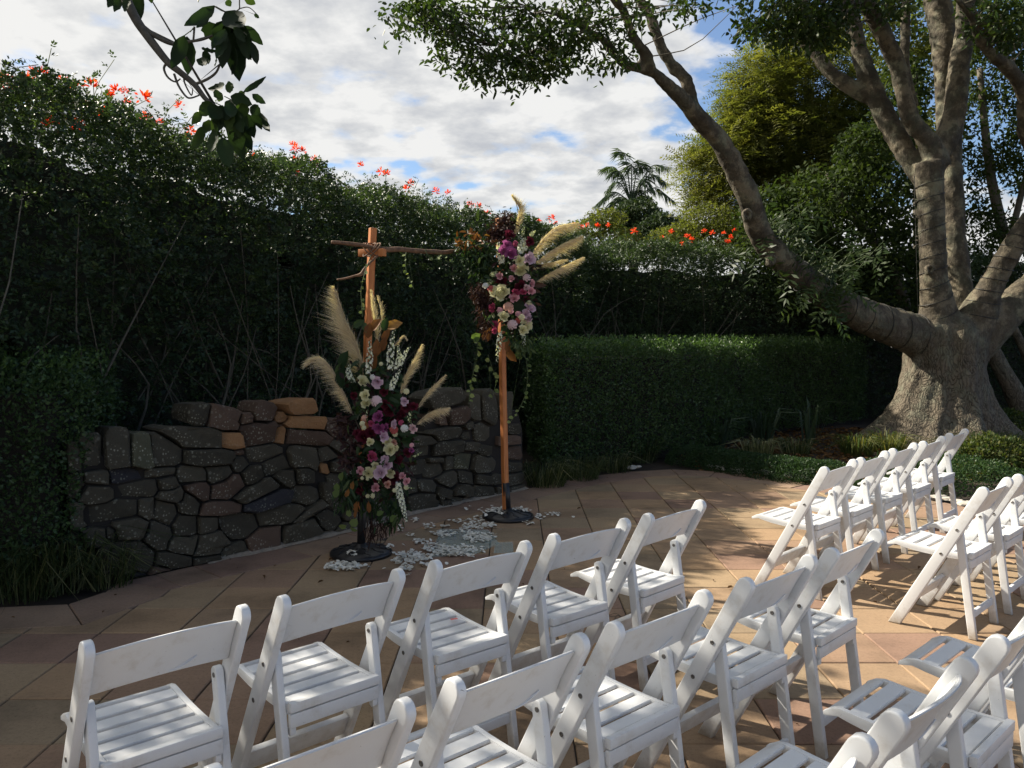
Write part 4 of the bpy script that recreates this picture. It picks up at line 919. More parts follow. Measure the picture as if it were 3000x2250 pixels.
# umbrella-leaved branch hanging into the top left
UY = 4.6; ub = root('overhanging_branch', (-2.0, UY, 2.9), 'overhanging branch with big drooping umbrella leaves against the clouds', 'branch')
def u3(x, y, o=0.): return aty(300+x/3.19, y/3.19, UY+o)
tb = []
def bt(pts, r0, r1, n=14): tb.append(tube(ccurve([u3(*p) for p in pts], n), np.linspace(r0, r1, n)*UY/FPX, 7))
bt([(40, -700), (130, -300), (200, -60), (300, 160), (400, 310), (520, 470), (620, 590), (720, 670), (860, 790), (960, 920), (1060, 1000)], 17, 6, 40)
bt([(350, 230), (470, 320), (600, 390), (690, 415)], 8, 6); bt([(690, 415), (800, 390), (930, 370), (1040, 330)], 5, 3)
bt([(870, 785), (980, 740), (1060, 680), (1100, 600)], 4.5, 3); bt([(600, 590), (575, 640), (610, 720), (680, 765), (730, 735)], 4, 2)
bt([(670, 690), (710, 800), (780, 900), (830, 915), (905, 890)], 3.6, 2.2); bt([(760, 700), (770, 780), (830, 890), (845, 830)], 3, 1.5)
bt([(1050, 60), (1150, 110), (1270, 95), (1280, 20), (1285, -80)], 2.2, 1.8); bt([(1280, 80), (1370, 70), (1460, 150)], 1.6, 1.2); bt([(860, 250), (850, 380)], 3, 3)
cu = np.array([(-4.6+R.normal()*.9, 4.9+R.normal()*.8, 4.75+R.normal()*.45) for _ in range(75)]+[(-5.4+R.normal()*.7, 5.6+R.normal()*.6, 5.3+R.normal()*.4) for _ in range(30)])  # out-of-view clumps placed to throw dappled shade on the second row
cu = np.array([p for p in cu if proj(p)[0] < -120 or proj(p)[1] < -150])
cu = np.vstack([cu, np.stack([R.uniform(-6, 1.6, 170), R.uniform(-1.5, 3.6, 170), R.uniform(4.6, 6.4, 170)], 1)])  # more unseen clumps, added overhead to block light from the sky
V, F, A_ = clumps(cu, 16, .22, .17, .42, .4, .8, True); link('unseen_shade_leaves', qmesh('unseen_shade_leaves', V, F, A_), M['bigleaf'], ub, True)
V, F, A_ = joinq(tb); link('branch', qmesh('branch', V, F, A_, True), plain('umbrella_bark', (.10, .09, .075), .85, .3, 40, bmp=.4), ub, True)
def bigleaf(a, tip, w, v=.3, curl=.15, o=0.):
    k_ = R.uniform(0, 6)

    """one drooping blade, 8 x 4 faces, with a sunk midrib; a/tip in close-up px"""
    A0, B0 = u3(*a, o), u3(*tip, o+R.uniform(-.12, .12)); L = np.linalg.norm(B0-A0); ax = unit(B0-A0); sd = unit(np.cross(ax, unit(np.array([R.normal()*.3, -1, R.normal()*.3])))); nn = np.cross(ax, sd); V = []
    hw = w/3.19*UY/FPX*.50; n = 9
    for i in range(n):
        f = i/(n-1); wid = hw*math.sin(math.pi*min(1, f**.8*1.0))**.8*(1+.06*math.sin(f*22+k_))*(1.02 if 0 < i < n-1 else 0)+.0015
        for s in (-1, -.5, 0, .5, 1): V.append(A0+(B0-A0)*f+sd*s*wid-nn*(abs(s)-.5)*wid*.45*curl*4+nn*math.sin(f*3.1)*L*curl*.5+nn*.004*math.sin(f*30+abs(s)*5)*abs(s))
    F = [(i*5+j, i*5+j+1, i*5+j+6, i*5+j+5) for i in range(n-1) for j in range(4)]
    return np.array(V), np.array(F), np.full(len(V), v)
BL = [((1050,55),(765,240),115,.25),((990,130),(880,260),90,.15),((770,330),(645,640),130,.2),((790,340),(800,700),140,.1),((1150,110),(1320,250),200,.1),((1160,180),(1170,480),260,.05),((1200,250),(1280,760),200,.05),((1130,300),(1120,640),160,.1),((1000,200),(1080,420),220,.12),((1250,200),(1370,560),170,.1),((1320,240),(1500,420),90,.15),((1400,400),(1445,600),70,.15),((1230,420),(1210,700),90,.1),((1300,380),(1390,560),90,.1),((880,560),(1000,580),80,.45),((960,470),(990,600),75,.4),((1060,560),(1045,610),60,.4),((930,460),(1060,470),90,.3),
      ((1140,790),(985,830),80,.3),((1180,760),(1190,870),70,.9),((1120,880),(1040,900),100,.8),((1030,960),(900,1080),130,.75),((920,1050),(835,1160),80,.7),((1320,860),(1530,715),50,.3),((1290,850),(1310,900),60,1.),((1400,880),(1525,970),70,.35),((1300,960),(1320,1100),120,.85),((1000,1120),(960,1240),90,.85),((950,1180),(835,1400),110,.65),((1040,1210),(1000,1440),110,.6),((1060,1200),(1090,1280),80,.3),((1120,1285),(1185,1565),140,.55),((1170,1150),(1330,1500),140,.5),((1250,1100),(1400,1410),120,.25),((1330,1050),(1420,1290),110,.2),((1400,1050),(1490,1210),90,.25),((1430,1040),(1565,1230),80,.3),((1380,1000),(1480,1060),100,.3),((1230,1150),(1300,1400),130,.2),((1100,1000),(1000,1100),150,.3),((1150,950),(1250,1080),150,.3),((1200,900),(1400,980),120,.5),((1080,1050),(1100,1180),110,.25),
      ((180,-60),(110,110),110,.35),((120,-80),(50,70),100,.4),((230,-40),(210,110),80,.4),((300,-120),(350,200),120,.15),((440,-60),(460,30),50,.4),((1160,0),(1200,60),60,.6),((1330,-30),(1430,40),80,.95),((1420,130),(1465,170),30,.4),((880,-40),(895,15),40,.4)]
for k in range(40):
    c0 = ((1210, 260), (1200, 1020))[k % 2]; a_ = R.uniform(0, 6.28); r_ = R.uniform(30, 150); s0 = (c0[0]+math.cos(a_)*r_*.6, c0[1]+math.sin(a_)*r_*.5)
    BL.append((s0, (s0[0]+math.cos(a_)*110, s0[1]+R.uniform(130, 270)), R.uniform(70, 130), R.uniform(.1, .5) if k % 2 == 0 else R.uniform(.2, .95)))
for k, (a, b_, w, v) in enumerate(BL):
    o_ = link('leaf', qmesh('leaf', *bigleaf(a, b_, w, v, R.uniform(.08, .2), R.uniform(-.15, .15)), True), M['bigleaf'], ub, True)
tb = []
for a, b_ in (((1060, 60), (1150, 110)), ((770, 330), (850, 270)), ((1115, 1150), (1118, 1285)), ((1140, 900), (1200, 930)), ((1030, 950), (1140, 1000)), ((1240, 940), (1220, 990)), ((820, 300), (850, 260))):
    tb.append(tube(np.array([u3(*a), (u3(*a)+u3(*b_))/2, u3(*b_)]), .0028, 5))
V, F, A_ = joinq(tb); link('leaf_stalk', qmesh('leaf_stalk', V, F, A_), M['stemg'], ub, True)

# ================================================================= BED PLANTING
def strap(name, label, cx_, cy_, rad_, n, h, w, mt, cat='plant', v0=.4, lean=1., group=None, kind=None, z0=0.):
    rt = root(name, (cx_, cy_, z0), label, cat, group)
    a = R.uniform(0, 6.28, n); r0 = rad_*.45*np.sqrt(R.uniform(size=n)); hh = h*R.uniform(.5, 1.1, n); ln = lean*R.uniform(.15, 1, n)*hh
    P0 = np.stack([r0*np.cos(a), r0*np.sin(a), np.zeros(n)], 1); d = np.stack([np.cos(a), np.sin(a)], 1)+R.normal(size=(n, 2))*.4
    P1 = P0+np.stack([d[:, 0]*ln*.35, d[:, 1]*ln*.35, hh*.8], 1); P2 = P0+np.stack([d[:, 0]*ln, d[:, 1]*ln, hh*(1-.55*(ln/hh)**1.5)], 1)
    P2[:, 2] = np.maximum(P2[:, 2], .01)
    link('blades', qmesh('blades', *ribbons(P0, P1, P2, w*R.uniform(.6, 1.2, n), np.clip(R.normal(v0, .2, n), 0, 1))), mt, rt); return rt
gp = 'strappy grass clumps along the paving'
for (px, py, n, h, rr_, lb) in ((60,1745,420,.55,.5,'dark grass clump at the left edge spilling over the paving'),(170,1722,520,.6,.5,'large shaggy grass clump with pale dry blades at the foot of the wall'),(300,1715,260,.42,.35,'smaller grass clump right against the wall stones'),
        (1600,1420,380,.42,.45,'grass clump at the far right end of the stone wall'),(1700,1400,380,.40,.45,'grass clump drooping onto the paving beside the wall-end clump'),(1800,1378,300,.34,.45,'thin grass clump at the back corner of the paving'),(1880,1350,260,.5,.4,'dark upright grass clump below the clipped hedge')):
    p = atz(px, py+4); strap('grass_clump', lb, p[0], p[1]+.05, rr_, int(n*.8), h*.72, .008, M['grass'], 'grass clump', .42, 1.2, gp)
for (px, py, n, h, w_, lb) in ((2095,1318,26,.55,.04,'spiky upright flax plant in shade, left of two under the clipped hedge'),(2235,1300,34,.62,.045,'broad-bladed flax plant leaning right in shade under the clipped hedge'),(2370,1300,18,.7,.04,'sparse flax blades in the darkest corner by the tree root')):
    p = atz(px, py); strap('flax_plant', lb, p[0], p[1], .25, n, h, w_, M['flax'], 'plant', .45, .9, 'flax plants under the clipped hedge')
for (px, py, n, h, mt_, v0, lb) in ((2220,1338,200,.28,'grass',.75,'pale fine grass tuft on the leaf litter'),(2330,1330,180,.24,'grass',.6,'low green tuft in the middle of the leaf litter'),(2510,1335,260,.32,'drygrass',.3,'green strap tuft at the left foot of the big tree'),(2600,1325,240,.32,'drygrass',.35,'leafy tuft in front of the trunk'),
        (2850,1372,420,.42,'drygrass',.45,'yellowing strap-leaved clump behind the end chair'),(2905,1350,360,.42,'drygrass',.10,'fresh green strap-leaved clump against the tree root'),(2750,1360,180,.25,'drygrass',.6,'straw-coloured tuft seen between the chair backs')):
    p = atz(px, py); strap('strap_plant', lb, p[0], p[1], .4, n, h, .014, M[mt_], 'plant', v0, 1.1, 'strap-leaved tufts under the big tree')
# low clipped box balls edging the far corner
for i, (px, py, r_) in enumerate(((2040,1368,.32),(2105,1378,.34),(2170,1388,.36),(2240,1400,.36),(2310,1410,.38),(2380,1420,.36),(2450,1425,.36))):
    p = atz(px, py); nm = ['leftmost', 'second', 'third', 'fourth', 'fifth', 'sixth', 'seventh'][i]
    rt = root('box_bush', (p[0], p[1]+.30, 0), f'low dark clipped box bush, {nm} from the left behind the white edging', 'bush', 'low box bushes edging the paving')
    n = 4200; d = rnd_dirs(n); d[:, 2] = np.abs(d[:, 2]); P = d*np.array([r_, r_*.85, .235])*(1+.10*vnoise(d*3+i, 1.4)-.12*R.exponential(.5, n))[:, None]
    link('foliage', qmesh('foliage', *leaves(P, unit(d+R.normal(size=P.shape)*.8), unit(d+R.normal(size=P.shape)*.5), .022, .55, np.clip(R.normal(.4, .2, n), 0, 1))), M['box'], rt)
for (px, py, w_, h_, n, mt_, v0, lb, cat) in ((2810,1452,.95,.36,9000,'box',.6,'low clipped box bush in sun behind the second-row chairs','bush'),(2700,1440,.6,.34,5000,'box',.5,'low clipped box bush half hidden behind the chair legs','bush'),(2985,1405,.75,.42,7000,'drygrass',.22,'pale green leafy bush at the right edge beside the root','bush'),(2985,1295,.55,.45,4500,'drygrass',.12,'sunlit small-leaved bush beyond the root at the right edge','bush')):
    p = atz(px, py); rt = root('bush', (p[0], p[1]+.35, 0), lb, cat); d = rnd_dirs(n); d[:, 2] = np.abs(d[:, 2]); P = d*np.array([w_, .45, h_])*(1+.2*vnoise(d*3, 1.7, px)-.15*R.exponential(.5, n))[:, None]
    link('foliage', qmesh('foliage', *leaves(P, unit(d+R.normal(size=P.shape)*.8), unit(d+R.normal(size=P.shape)*.6), .026 if mt_ == 'box' else .05, .5, np.clip(R.normal(v0, .15, n), 0, 1))), M[mt_], rt)
# leaf litter
n = 9000; q = np.stack([R.uniform(2.2, 9.5, n), R.uniform(9.0, 13.5, n)], 1); q = np.array([a for a in q if not inside(a, outer)])
zb = bedz(q[:, 0], q[:, 1]); P = np.hstack([q, (zb+R.uniform(.005, .035, len(q)))[:, None]])
li = link('leaf_litter', qmesh('leaf_litter', *leaves6(P, unit(R.normal(size=P.shape)*np.array([1, 1, .25])), unit(R.normal(size=P.shape)*.4+np.array([0, 0, 1])), R.uniform(.04, .09, len(P)), .5, R.uniform(0, 1, len(P)), .2, .1)), M['litter']); tag(li, 'brown fallen leaves carpeting the bed under the big tree', 'leaf litter', kind='stuff')
# white stones along the far edge
ed = root('stone_edging', (2.9, 9.3, 0), 'line of small pale stones between the paving and the box bushes', 'edging')
rocks = []
for v_ in range(3):
    bm = bmesh.new(); bmesh.ops.create_icosphere(bm, subdivisions=2, radius=1)
    for v in bm.verts: v.co *= 1+.35*noise.noise(v.co*1.3+Vector((v_*5, 0, 0)))
    me = bpy.data.meshes.new('pale_stone'); bm.to_mesh(me); bm.free(); me.materials.append(M['edgestone']); rocks.append(me)
for i, px in enumerate(list(range(2085, 2400, 11))+list(range(2730, 2960, 16))+[1852, 1870]):
    py = np.interp(px, [1850, 1966, 2100, 2240, 2373, 2560, 2767, 2960], [1378, 1371, 1377, 1391, 1412, 1437, 1467, 1512])-R.uniform(1, 7)
    p = atz(px, py); o_ = bpy.data.objects.new('pale_stone', rocks[i % 3]); C.objects.link(o_); o_.parent = ed; o_.location = Vector((p[0], p[1], .012))-ed.location; s_ = R.uniform(.022, .05); o_.scale = (s_*1.5, s_*1.1, s_*.7); o_.rotation_euler = (0, 0, R.uniform(0, 6))

# ================================================================= WEDDING ARBOR
A1, A2 = 5.88, 7.08
b1 = aty(1058, 1630, A1)*[1, 1, 0]; b2 = aty(1488, 1519, A2)*[1, 1, 0]
arb = root('wedding_arbor', (-.6, 6.4, 0), 'rustic two-post timber wedding arbor on round black stands with a driftwood crossbar', 'arbor')
def arbor(nm, me, mt): return link(nm, me, mt, arb, True)
def post(p0, p1, w, rz):
    ax = unit(np.array(p1)-p0); u = np.array([math.cos(rz), math.sin(rz), 0]); u = unit(u-ax*np.dot(u, ax)); v = np.cross(ax, u); bm = bmesh.new(); n = 14
    rings = []
    for i in range(n):
        c_ = np.array(p0)+(np.array(p1)-p0)*i/(n-1); wob = .0015*math.sin(i*2.1)
        rings.append([bm.verts.new(c_+u*(sx*w/2+wob)+v*sy*w/2) for sx, sy in ((-1, -1), (1, -1), (1, 1), (-1, 1))])
    for a, c_ in zip(rings[:-1], rings[1:]):
        for k in range(4): bm.faces.new((a[k], a[(k+1) % 4], c_[(k+1) % 4], c_[k]))
    bm.faces.new(rings[0][::-1]); bm.faces.new(rings[-1]); bmesh.ops.recalc_face_normals(bm, faces=bm.faces)
    bmesh.ops.bevel(bm, geom=[e for e in bm.edges if e.calc_face_angle(0) > .5], offset=.003, segments=1, affect='EDGES')
    me = bpy.data.meshes.new('post'); bm.to_mesh(me); bm.free(); return me
t1 = aty(1092, 668, A1+.04); m1 = aty(1062, 1440, A1)
arbor('post', post(b1+[0, 0, .32], t1, .047, rad(32)), M['post'])
s2 = aty(1482, 1414, A2); t2 = aty(1462, 640, A2+.05)
arbor('post', post(s2-[0, 0, .25], t2, .047, rad(38)), M['post'])
for bb, s_top in ((b1, aty(1062, 1440, A1)), (b2, s2)):
    V = []; prof = [(.222, .0), (.226, .012), (.222, .026), (.205, .036), (.15, .046), (.08, .056), (.045, .066), (.032, .085)]; k = 48
    for i, (r, z) in enumerate(prof):
        for j in range(k):
            a = 2*math.pi*j/k; rz_ = z+(.004*math.sin(a*12+i) if .1 < r < .21 else 0); V.append((bb[0]+r*math.cos(a), bb[1]+r*math.sin(a), rz_+.002))
    F = [(i*k+j, i*k+(j+1) % k, (i+1)*k+(j+1) % k, (i+1)*k+j) for i in range(len(prof)-1) for j in range(k)]; F += [tuple(range(k))[::-1], tuple(range((len(prof)-1)*k, len(prof)*k))]
    o_ = arbor('stand_base', mesh('stand_base', V, F, True), M['metal'])
    ring = []
    for j in range(10):                      # raised scrollwork on the casting
        a = 2*math.pi*j/10
        pts = [np.array([bb[0]+r*math.cos(a+da), bb[1]+r*math.sin(a+da), z]) for r, da, z in ((.06, 0, .064), (.10, .22, .056), (.15, .02, .05), (.195, .20, .042))]
        ring.append(tube(ccurve(pts, 9), .005, 5, False))
    V, F, A_ = joinq(ring); arbor('scrollwork', qmesh('scrollwork', V, F, A_, True), M['metal'])
    q = tube(np.array([bb+[0, 0, .05], (bb+[0, 0, .05]+s_top)/2, s_top]), .030, 18); arbor('sleeve', qmesh('sleeve', q[0], q[1], None, True), M['metal'])
def zb_(x, y, Y): return aty(940+x/4.424, 640+y/4.424, Y)
br = [(135, 308, 5.72, 21), (250, 315, 5.74, 24), (400, 332, 5.78, 26), (520, 345, 5.81, 26), (640, 368, 5.84, 23), (760, 392, 5.86, 26), (870, 405, 5.92, 36), (1000, 400, 6.05, 32), (1150, 412, 6.2, 30), (1300, 425, 6.38, 30), (1450, 432, 6.6, 30), (1580, 440, 6.8, 28), (1690, 430, 6.95, 26), (1800, 428, 7.02, 22), (2150, 430, 7.12, 15)]
rows = ccurve([(*zb_(x, y, Y-.035), w/4.424*Y/FPX) for x, y, Y, w in br], 60)
q = tube(rows[:, :3], rows[:, 3]*(1+.05*np.sin(np.arange(60)*.9)), 12); arbor('crossbar', qmesh('crossbar', q[0], q[1], None, True), M['branch'])
br = [(740, 480, 5.80, 14), (690, 525, 5.78, 15), (620, 590, 5.76, 15), (560, 660, 5.75, 16), (520, 725, 5.74, 24), (440, 745, 5.73, 15), (330, 775, 5.72, 14), (205, 795, 5.71, 11)]
rows = ccurve([(*zb_(x, y, Y), w/4.424*Y/FPX) for x, y, Y, w in br], 28); q = tube(rows[:, :3], rows[:, 3], 10); arbor('forked_twig', qmesh('forked_twig', q[0], q[1], None, True), M['branch'])
c_ = zb_(665, 445, 5.84); me = boxm(-.105, .105, -.022, .022, -.026, .026, .003)
o_ = arbor('cross_block', me, M['post']); o_.location = Vector(c_)-arb.location; o_.rotation_euler = (0, rad(1), rad(-24))
lash = []
for s_ in (-1, 1):
    pts = []
    for i in range(22): a = i*.9; pts.append(c_+np.array([.045*math.cos(a)*1.0+.02*s_*math.sin(i*.3), -.012+.05*math.sin(a)*.9, .055*math.sin(a+s_)*.9+.02]))
    lash.append(tube(ccurve(pts, 60), .0045, 5))
V, F, A_ = joinq(lash); arbor('vine_lashing', qmesh('vine_lashing', V, F, A_, True), M['branch'])

# trailing round-leaved vines (one thing each)
def vine(label, pts, nl, ls0, mt='gum', Y=None, spread=.02):
    ls = ls0*.8; P = ccurve([aty(x, y, Yv) for x, y, Yv in pts], 30); rt = root('trailing_vine', tuple(P[0]), label, 'vine')
    q = tube(P, .0028, 5); link('stem', qmesh('stem', q[0], q[1]), M['stemg'], rt, True)
    for k in range(nl):
        i = int(2+(27)*(k+.5)/nl); a = R.uniform(0, 6.28); d = np.array([math.cos(a), -abs(math.sin(a))*.6, R.uniform(-.6, .2)])
        V, F, A_ = leaves6(np.zeros((1, 3)), unit(d)[None], unit(np.array([[R.normal()*.5, -1, R.normal()*.5+.5]])), np.array([ls*R.uniform(.7, 1.2)]), .95, np.array([R.uniform(.1, .9)]))
        o_ = link('leaf', qmesh('leaf', V, F, A_), M[mt], rt); o_.location = Vector(P[i])-rt.location
vine('thin vine hanging straight down from the middle of the driftwood crossbar', [(1194, 728, 6.2), (1188, 752, 6.18), (1190, 790, 6.18), (1200, 815, 6.18), (1212, 847, 6.18)], 9, .035)
vine('short leafy vine looped under the right end of the crossbar', [(1246, 730, 6.35), (1256, 752, 6.35), (1275, 760, 6.4), (1292, 748, 6.45), (1315, 768, 6.5), (1328, 757, 6.6)], 8, .05)
vine('vine with white-edged leaves hanging beside the left post', [(1088, 745, 5.75), (1075, 780, 5.72), (1066, 810, 5.7), (1058, 850, 5.7), (1060, 890, 5.7), (1062, 930, 5.7)], 12, .038)
vine('long vine hanging left of the right post over the wall top', [(1400, 990, 6.95), (1398, 1040, 6.93), (1385, 1100, 6.92), (1378, 1130, 6.92), (1374, 1180, 6.92)], 16, .055)
vine('long vine swinging right of the right post down past the wall end', [(1530, 1010, 7.0), (1545, 1080, 7.0), (1540, 1150, 7.0), (1520, 1200, 7.0), (1492, 1240, 7.0)], 14, .05)
vine('short vine curling behind the right post', [(1430, 1040, 7.2), (1445, 1090, 7.2), (1452, 1125, 7.2), (1440, 1170, 7.2)], 8, .06)

# ================================================================= FLOWERS
def rose_mesh(c, n=19, tight=1.):
    Vs, Fs, o = [], [], 0
    for k in range(n):
        f = k/(n-1); a = k*2.4; r = .10+.62*f**.85; open_ = .25+1.0*f; w = .42+.50*f; h = .95-.30*f; rows = []
        for i, (t_, hh) in enumerate(((0, 0), (.5, .55), (1, 1))):
            for s in (-1, -.5, 0, .5, 1):
                aa = a+s*w/max(r, .25)*.42*(.55 if i == 0 else 1 if i == 1 else .8); rr_ = r*(.25 if i == 0 else .85 if i == 1 else 1)+(.22*open_*f if i == 2 else 0)+.03*abs(s)
                rows.append((rr_*math.cos(aa), rr_*math.sin(aa), hh*h-(.13*f*open_ if i == 2 else 0)-abs(s)**2*.10*h*(i == 2)-.15))
        Vs += rows
        for i in range(2):
            for j in range(4): b_ = o+i*5+j; Fs.append((b_, b_+1, b_+6, b_+5))
        o += 15
    me = mesh('rose', Vs, Fs, True); me.materials.append(M['f_'+c]); return me
ROSE = {c: rose_mesh(c) for c in FC}
def ball_mesh(c):                            # small tight bloom
    Vs, Fs, o = [], [], 0
    for k in range(26):
        a = k*2.4; t_ = k/25; th = .15+1.35*t_; d = np.array([math.sin(th)*math.cos(a), math.sin(th)*math.sin(a), math.cos(th)]); u = unit(np.cross(d, [0.01, .02, 1])); v = np.cross(d, u); s = .34
        P = [d*.80-v*s, d*1.0+u*s*.8, d*1.04+v*s, d*1.0-u*s*.8]; Vs += [tuple(p) for p in P]; Fs.append((o, o+1, o+2, o+3)); o += 4
    me = mesh('bloom', Vs, Fs, True); me.materials.append(M['f_'+c]); return me
BALL = {c: ball_mesh(c) for c in FC}
def bloom(parent, c, x, y, Y, r, kind='rose', face=None):
    p = aty(x, y, Y); R_ = r*Y/FPX*1.38; o_ = bpy.data.objects.new(kind, (ROSE if kind == 'rose' else BALL)[c]); C.objects.link(o_); o_.parent = parent
    o_.location = Vector(p)-parent.location; d = Vector((R.normal()*.35+(0 if face is None else face), -1, .25+R.normal()*.3)).normalized()
    o_.rotation_mode = 'QUATERNION'; o_.rotation_quaternion = d.to_track_quat('Z', 'Y') @ Matrix.Rotation(R.uniform(0, 6.28), 3, 'Z').to_quaternion(); o_.scale = [R_*(1.02 if kind == 'rose' else .9)]*3; return o_
def spike(parent, nm, x0, y0, x1, y1, Y, w, mt, n=30):
    a, c_ = aty(x0, y0, Y), aty(x1, y1, Y); mid_ = (a+c_)/2+np.array([R.normal()*.01, -.02, 0]); ax = ccurve([a, mid_, c_], 12); W_ = w*Y/FPX; parts_ = []
    for k in range(n):
        f = (k+.5)/n; i = f*11; p = np.array([np.interp(i, range(12), ax[:, j]) for j in range(3)]); an = k*2.4; rr_ = W_*.36*(.45+.6*math.sin(math.pi*min(1, .25+f*.85)))*(.8+.4*((k*7) % 5)/4)
        out = unit(np.array([math.cos(an), math.sin(an), .15])); cen_ = p+out*rr_*.7
        for q in range(5):
            b_ = q*1.256; u = unit(np.cross(out, [0, 0, 1.])); v = np.cross(out, u); d = unit(u*math.cos(b_)+v*math.sin(b_)+out*.5); parts_.append((cen_, d, out, rr_*.75))
    P = np.array([q[0] for q in parts_]); D_ = np.array([q[1] for q in parts_]); N_ = np.array([q[2] for q in parts_]); L_ = np.array([q[3] for q in parts_])
    o_ = link(nm, qmesh(nm, *leaves6(P, D_, N_, L_, .8, R.uniform(.3, 1, len(P)), .1, 0)), M[mt], parent, True)
    q = tube(ax, .003, 5); o2 = link('flower_stem', qmesh('flower_stem', q[0], q[1]), M['stemg'], parent, True); return o_
M['spikew'] = leafmat('delphinium_white', (.45, .47, .40), (.72, .72, .70), (.80, .80, .80), .3, .6, .2)
M['spikeg'] = leafmat('cream_green_buds', (.32, .36, .16), (.58, .60, .38), (.74, .74, .55), .3, .6, .2)
def plume(parent, pts, Y, w, bias, n=900, lenf=1., Y1=None):
    n = int(n*1.35); w *= .84
    """feathered pampas head: px control points base -> tip, plume width in px, bias = side the strands stream to"""
    Y1 = Y1 or Y; k = len(pts); ax = ccurve([aty(x, y, Y+(Y1-Y)*i/(k-1)) for i, (x, y) in enumerate(pts)], 40); T = unit(np.gradient(ax, axis=0)); W_ = w*Y/FPX
    f = R.uniform(0, 1, n)**.9; i = f*39; P = np.stack([np.interp(i, range(40), ax[:, j]) for j in range(3)], 1); t_ = unit(np.stack([np.interp(i, range(40), T[:, j]) for j in range(3)], 1))
    s = rnd_dirs(n); s = unit(s-t_*np.sum(s*t_, 1, keepdims=True)); bv = np.array([bias[0], -.05, bias[1]]); prof = np.sin(np.pi*np.clip(.12+f*.86, 0, 1))**.6
    side = s*.36+bv*R.uniform(.1, 1.25, n)[:, None]; L_ = W_*prof*R.uniform(.55, 1.5, n)*lenf
    P1 = P+(t_*.75+side*.35)*(L_*.5)[:, None]; P2 = P+(t_*.85+side*.95)*L_[:, None]+np.array([0, 0, -.18])*L_[:, None]*R.uniform(0, 1, n)[:, None]
    core = ribbons(P, P+(t_*.5+s*.14)*(L_*.3)[:, None], P+(t_+s*.18)*(L_*.5)[:, None], .0042, R.uniform(.1, .6, n))
    fr = ribbons(P, P1, P2, .0027, R.uniform(.25, 1, n))
    link('pampas_plume', qmesh('pampas_plume', *joinq([core, fr])), M['plume'], parent, True)
    st_ = tube(np.vstack([2*ax[0]-ax[8], ax[0], ax[20], ax[34]]), .004, 6); link('plume_stem', qmesh('plume_stem', st_[0], st_[1]), M['stem'], parent, True)
def z3(x, y): return 880+x/3.95, 830+y/3.95
def z4(x, y): return 980+x/4.609, 1200+y/4.609
def z5(x, y): return 1350+x/3.19, 560+y/3.19
def filler(parent, spots, Y, n, leafl, mt, wr, v0, jit=14, dY=.12, nm='foliage', hang=.3, front=0.):
    c_ = np.array([aty(*s, Y+front) for s in spots]); k = R.integers(0, len(c_), n); P = c_[k]+R.normal(size=(n, 3))*np.array([jit*Y/FPX, dY, jit*Y/FPX])
    D_ = unit(R.normal(size=(n, 3))*np.array([1, .8, .8])+np.array([0, -.3, -hang])); N_ = unit(R.normal(size=(n, 3))*.6+np.array([0, -1, .5]))
    V, F, A_ = leaves6(P, D_, N_, leafl*R.uniform(.6, 1.2, n), wr, np.clip(R.normal(v0, .25, n), 0, 1)); return link(nm, qmesh(nm, V, F, A_), M[mt], parent, True)
def single(parent, x, y, Y, L_, wr, mt, ang, v, nm='leaf'):
    p = aty(x, y, Y); d = np.array([[math.cos(ang), -.15, math.sin(ang)]]); V, F, A_ = leaves6(np.zeros((1, 3))-d*L_/2, d, np.array([[R.normal()*.4, -1, R.normal()*.4]]), np.array([L_]), wr, np.array([v]), .18, .05)
    o_ = link(nm, qmesh(nm, V, F, A_, True), M[mt], parent); o_.location = Vector(p)-parent.location
Y1_ = 5.66
fa = root('floral_arrangement', (b1[0], 5.75, .3), 'large low floral arrangement of roses, white delphinium and pampas on the left post', 'flower arrangement')
for args in (([z3(800, 1240), z3(730, 1000), z3(640, 720), z3(520, 450), z3(395, 60)], 5.68, 62, (-.75, .12), 2300),
             ([z3(610, 1520), z3(500, 1280), z3(370, 1020), z3(230, 880), z3(80, 915)], 5.60, 40, (-.55, -.45), 1500),
             ([z3(1150, 1300), z3(1200, 1130), z3(1290, 960), z3(1405, 720)], 5.62, 34, (.35, .1), 1100),
             ([z3(1350, 1450), z3(1460, 1290), z3(1560, 1180), z3(1680, 1060)], 5.66, 24, (.2, -.3), 800),
             ([z3(1330, 1640), z3(1450, 1540), z3(1560, 1480), z3(1715, 1440)], 5.60, 30, (.2, -.5), 900),
             ([z3(880, 880), z3(880, 560), z3(850, 330), z3(815, 90)], 5.72, 28, (.12, .3), 900),
             ([z3(910, 640), z3(935, 430), z3(935, 300), z3(890, 150)], 5.78, 20, (.25, .2), 500),
             ([z3(1050, 740), z3(1120, 690), z3(1180, 620), z3(1235, 650)], 5.6, 14, (.1, -.2), 300)): plume(fa, *args[:3], args[3], args[4])
for x0, y0, x1, y1, w in ((785, 1060, 800, 660, 24), (1040, 1010, 1080, 540, 26), (1150, 960, 1260, 740, 22), (1050, 1240, 1160, 990, 22), (620, 1150, 565, 940, 22), (1100, 1000, 1130, 720, 18)):
    spike(fa, 'delphinium_spike', *z3(x0, y0), *z3(x1, y1), 5.56, w, 'spikew')
spike(fa, 'delphinium_spike', *z4(860, 985), *z4(975, 1520), 5.50, 24, 'spikew', 60)
for x0, y0, x1, y1, w in ((1030, 30, 1040, 200, 14), (1060, 640, 1180, 570, 12), (960, 1050, 1090, 1060, 10), (520, 1130, 500, 1190, 12), (620, 930, 600, 1000, 9), (445, 0, 440, 170, 8)):
    spike(fa, 'bud_spray', *z4(x0, y0), *z4(x1, y1), 5.48, w, 'spikeg', 12)
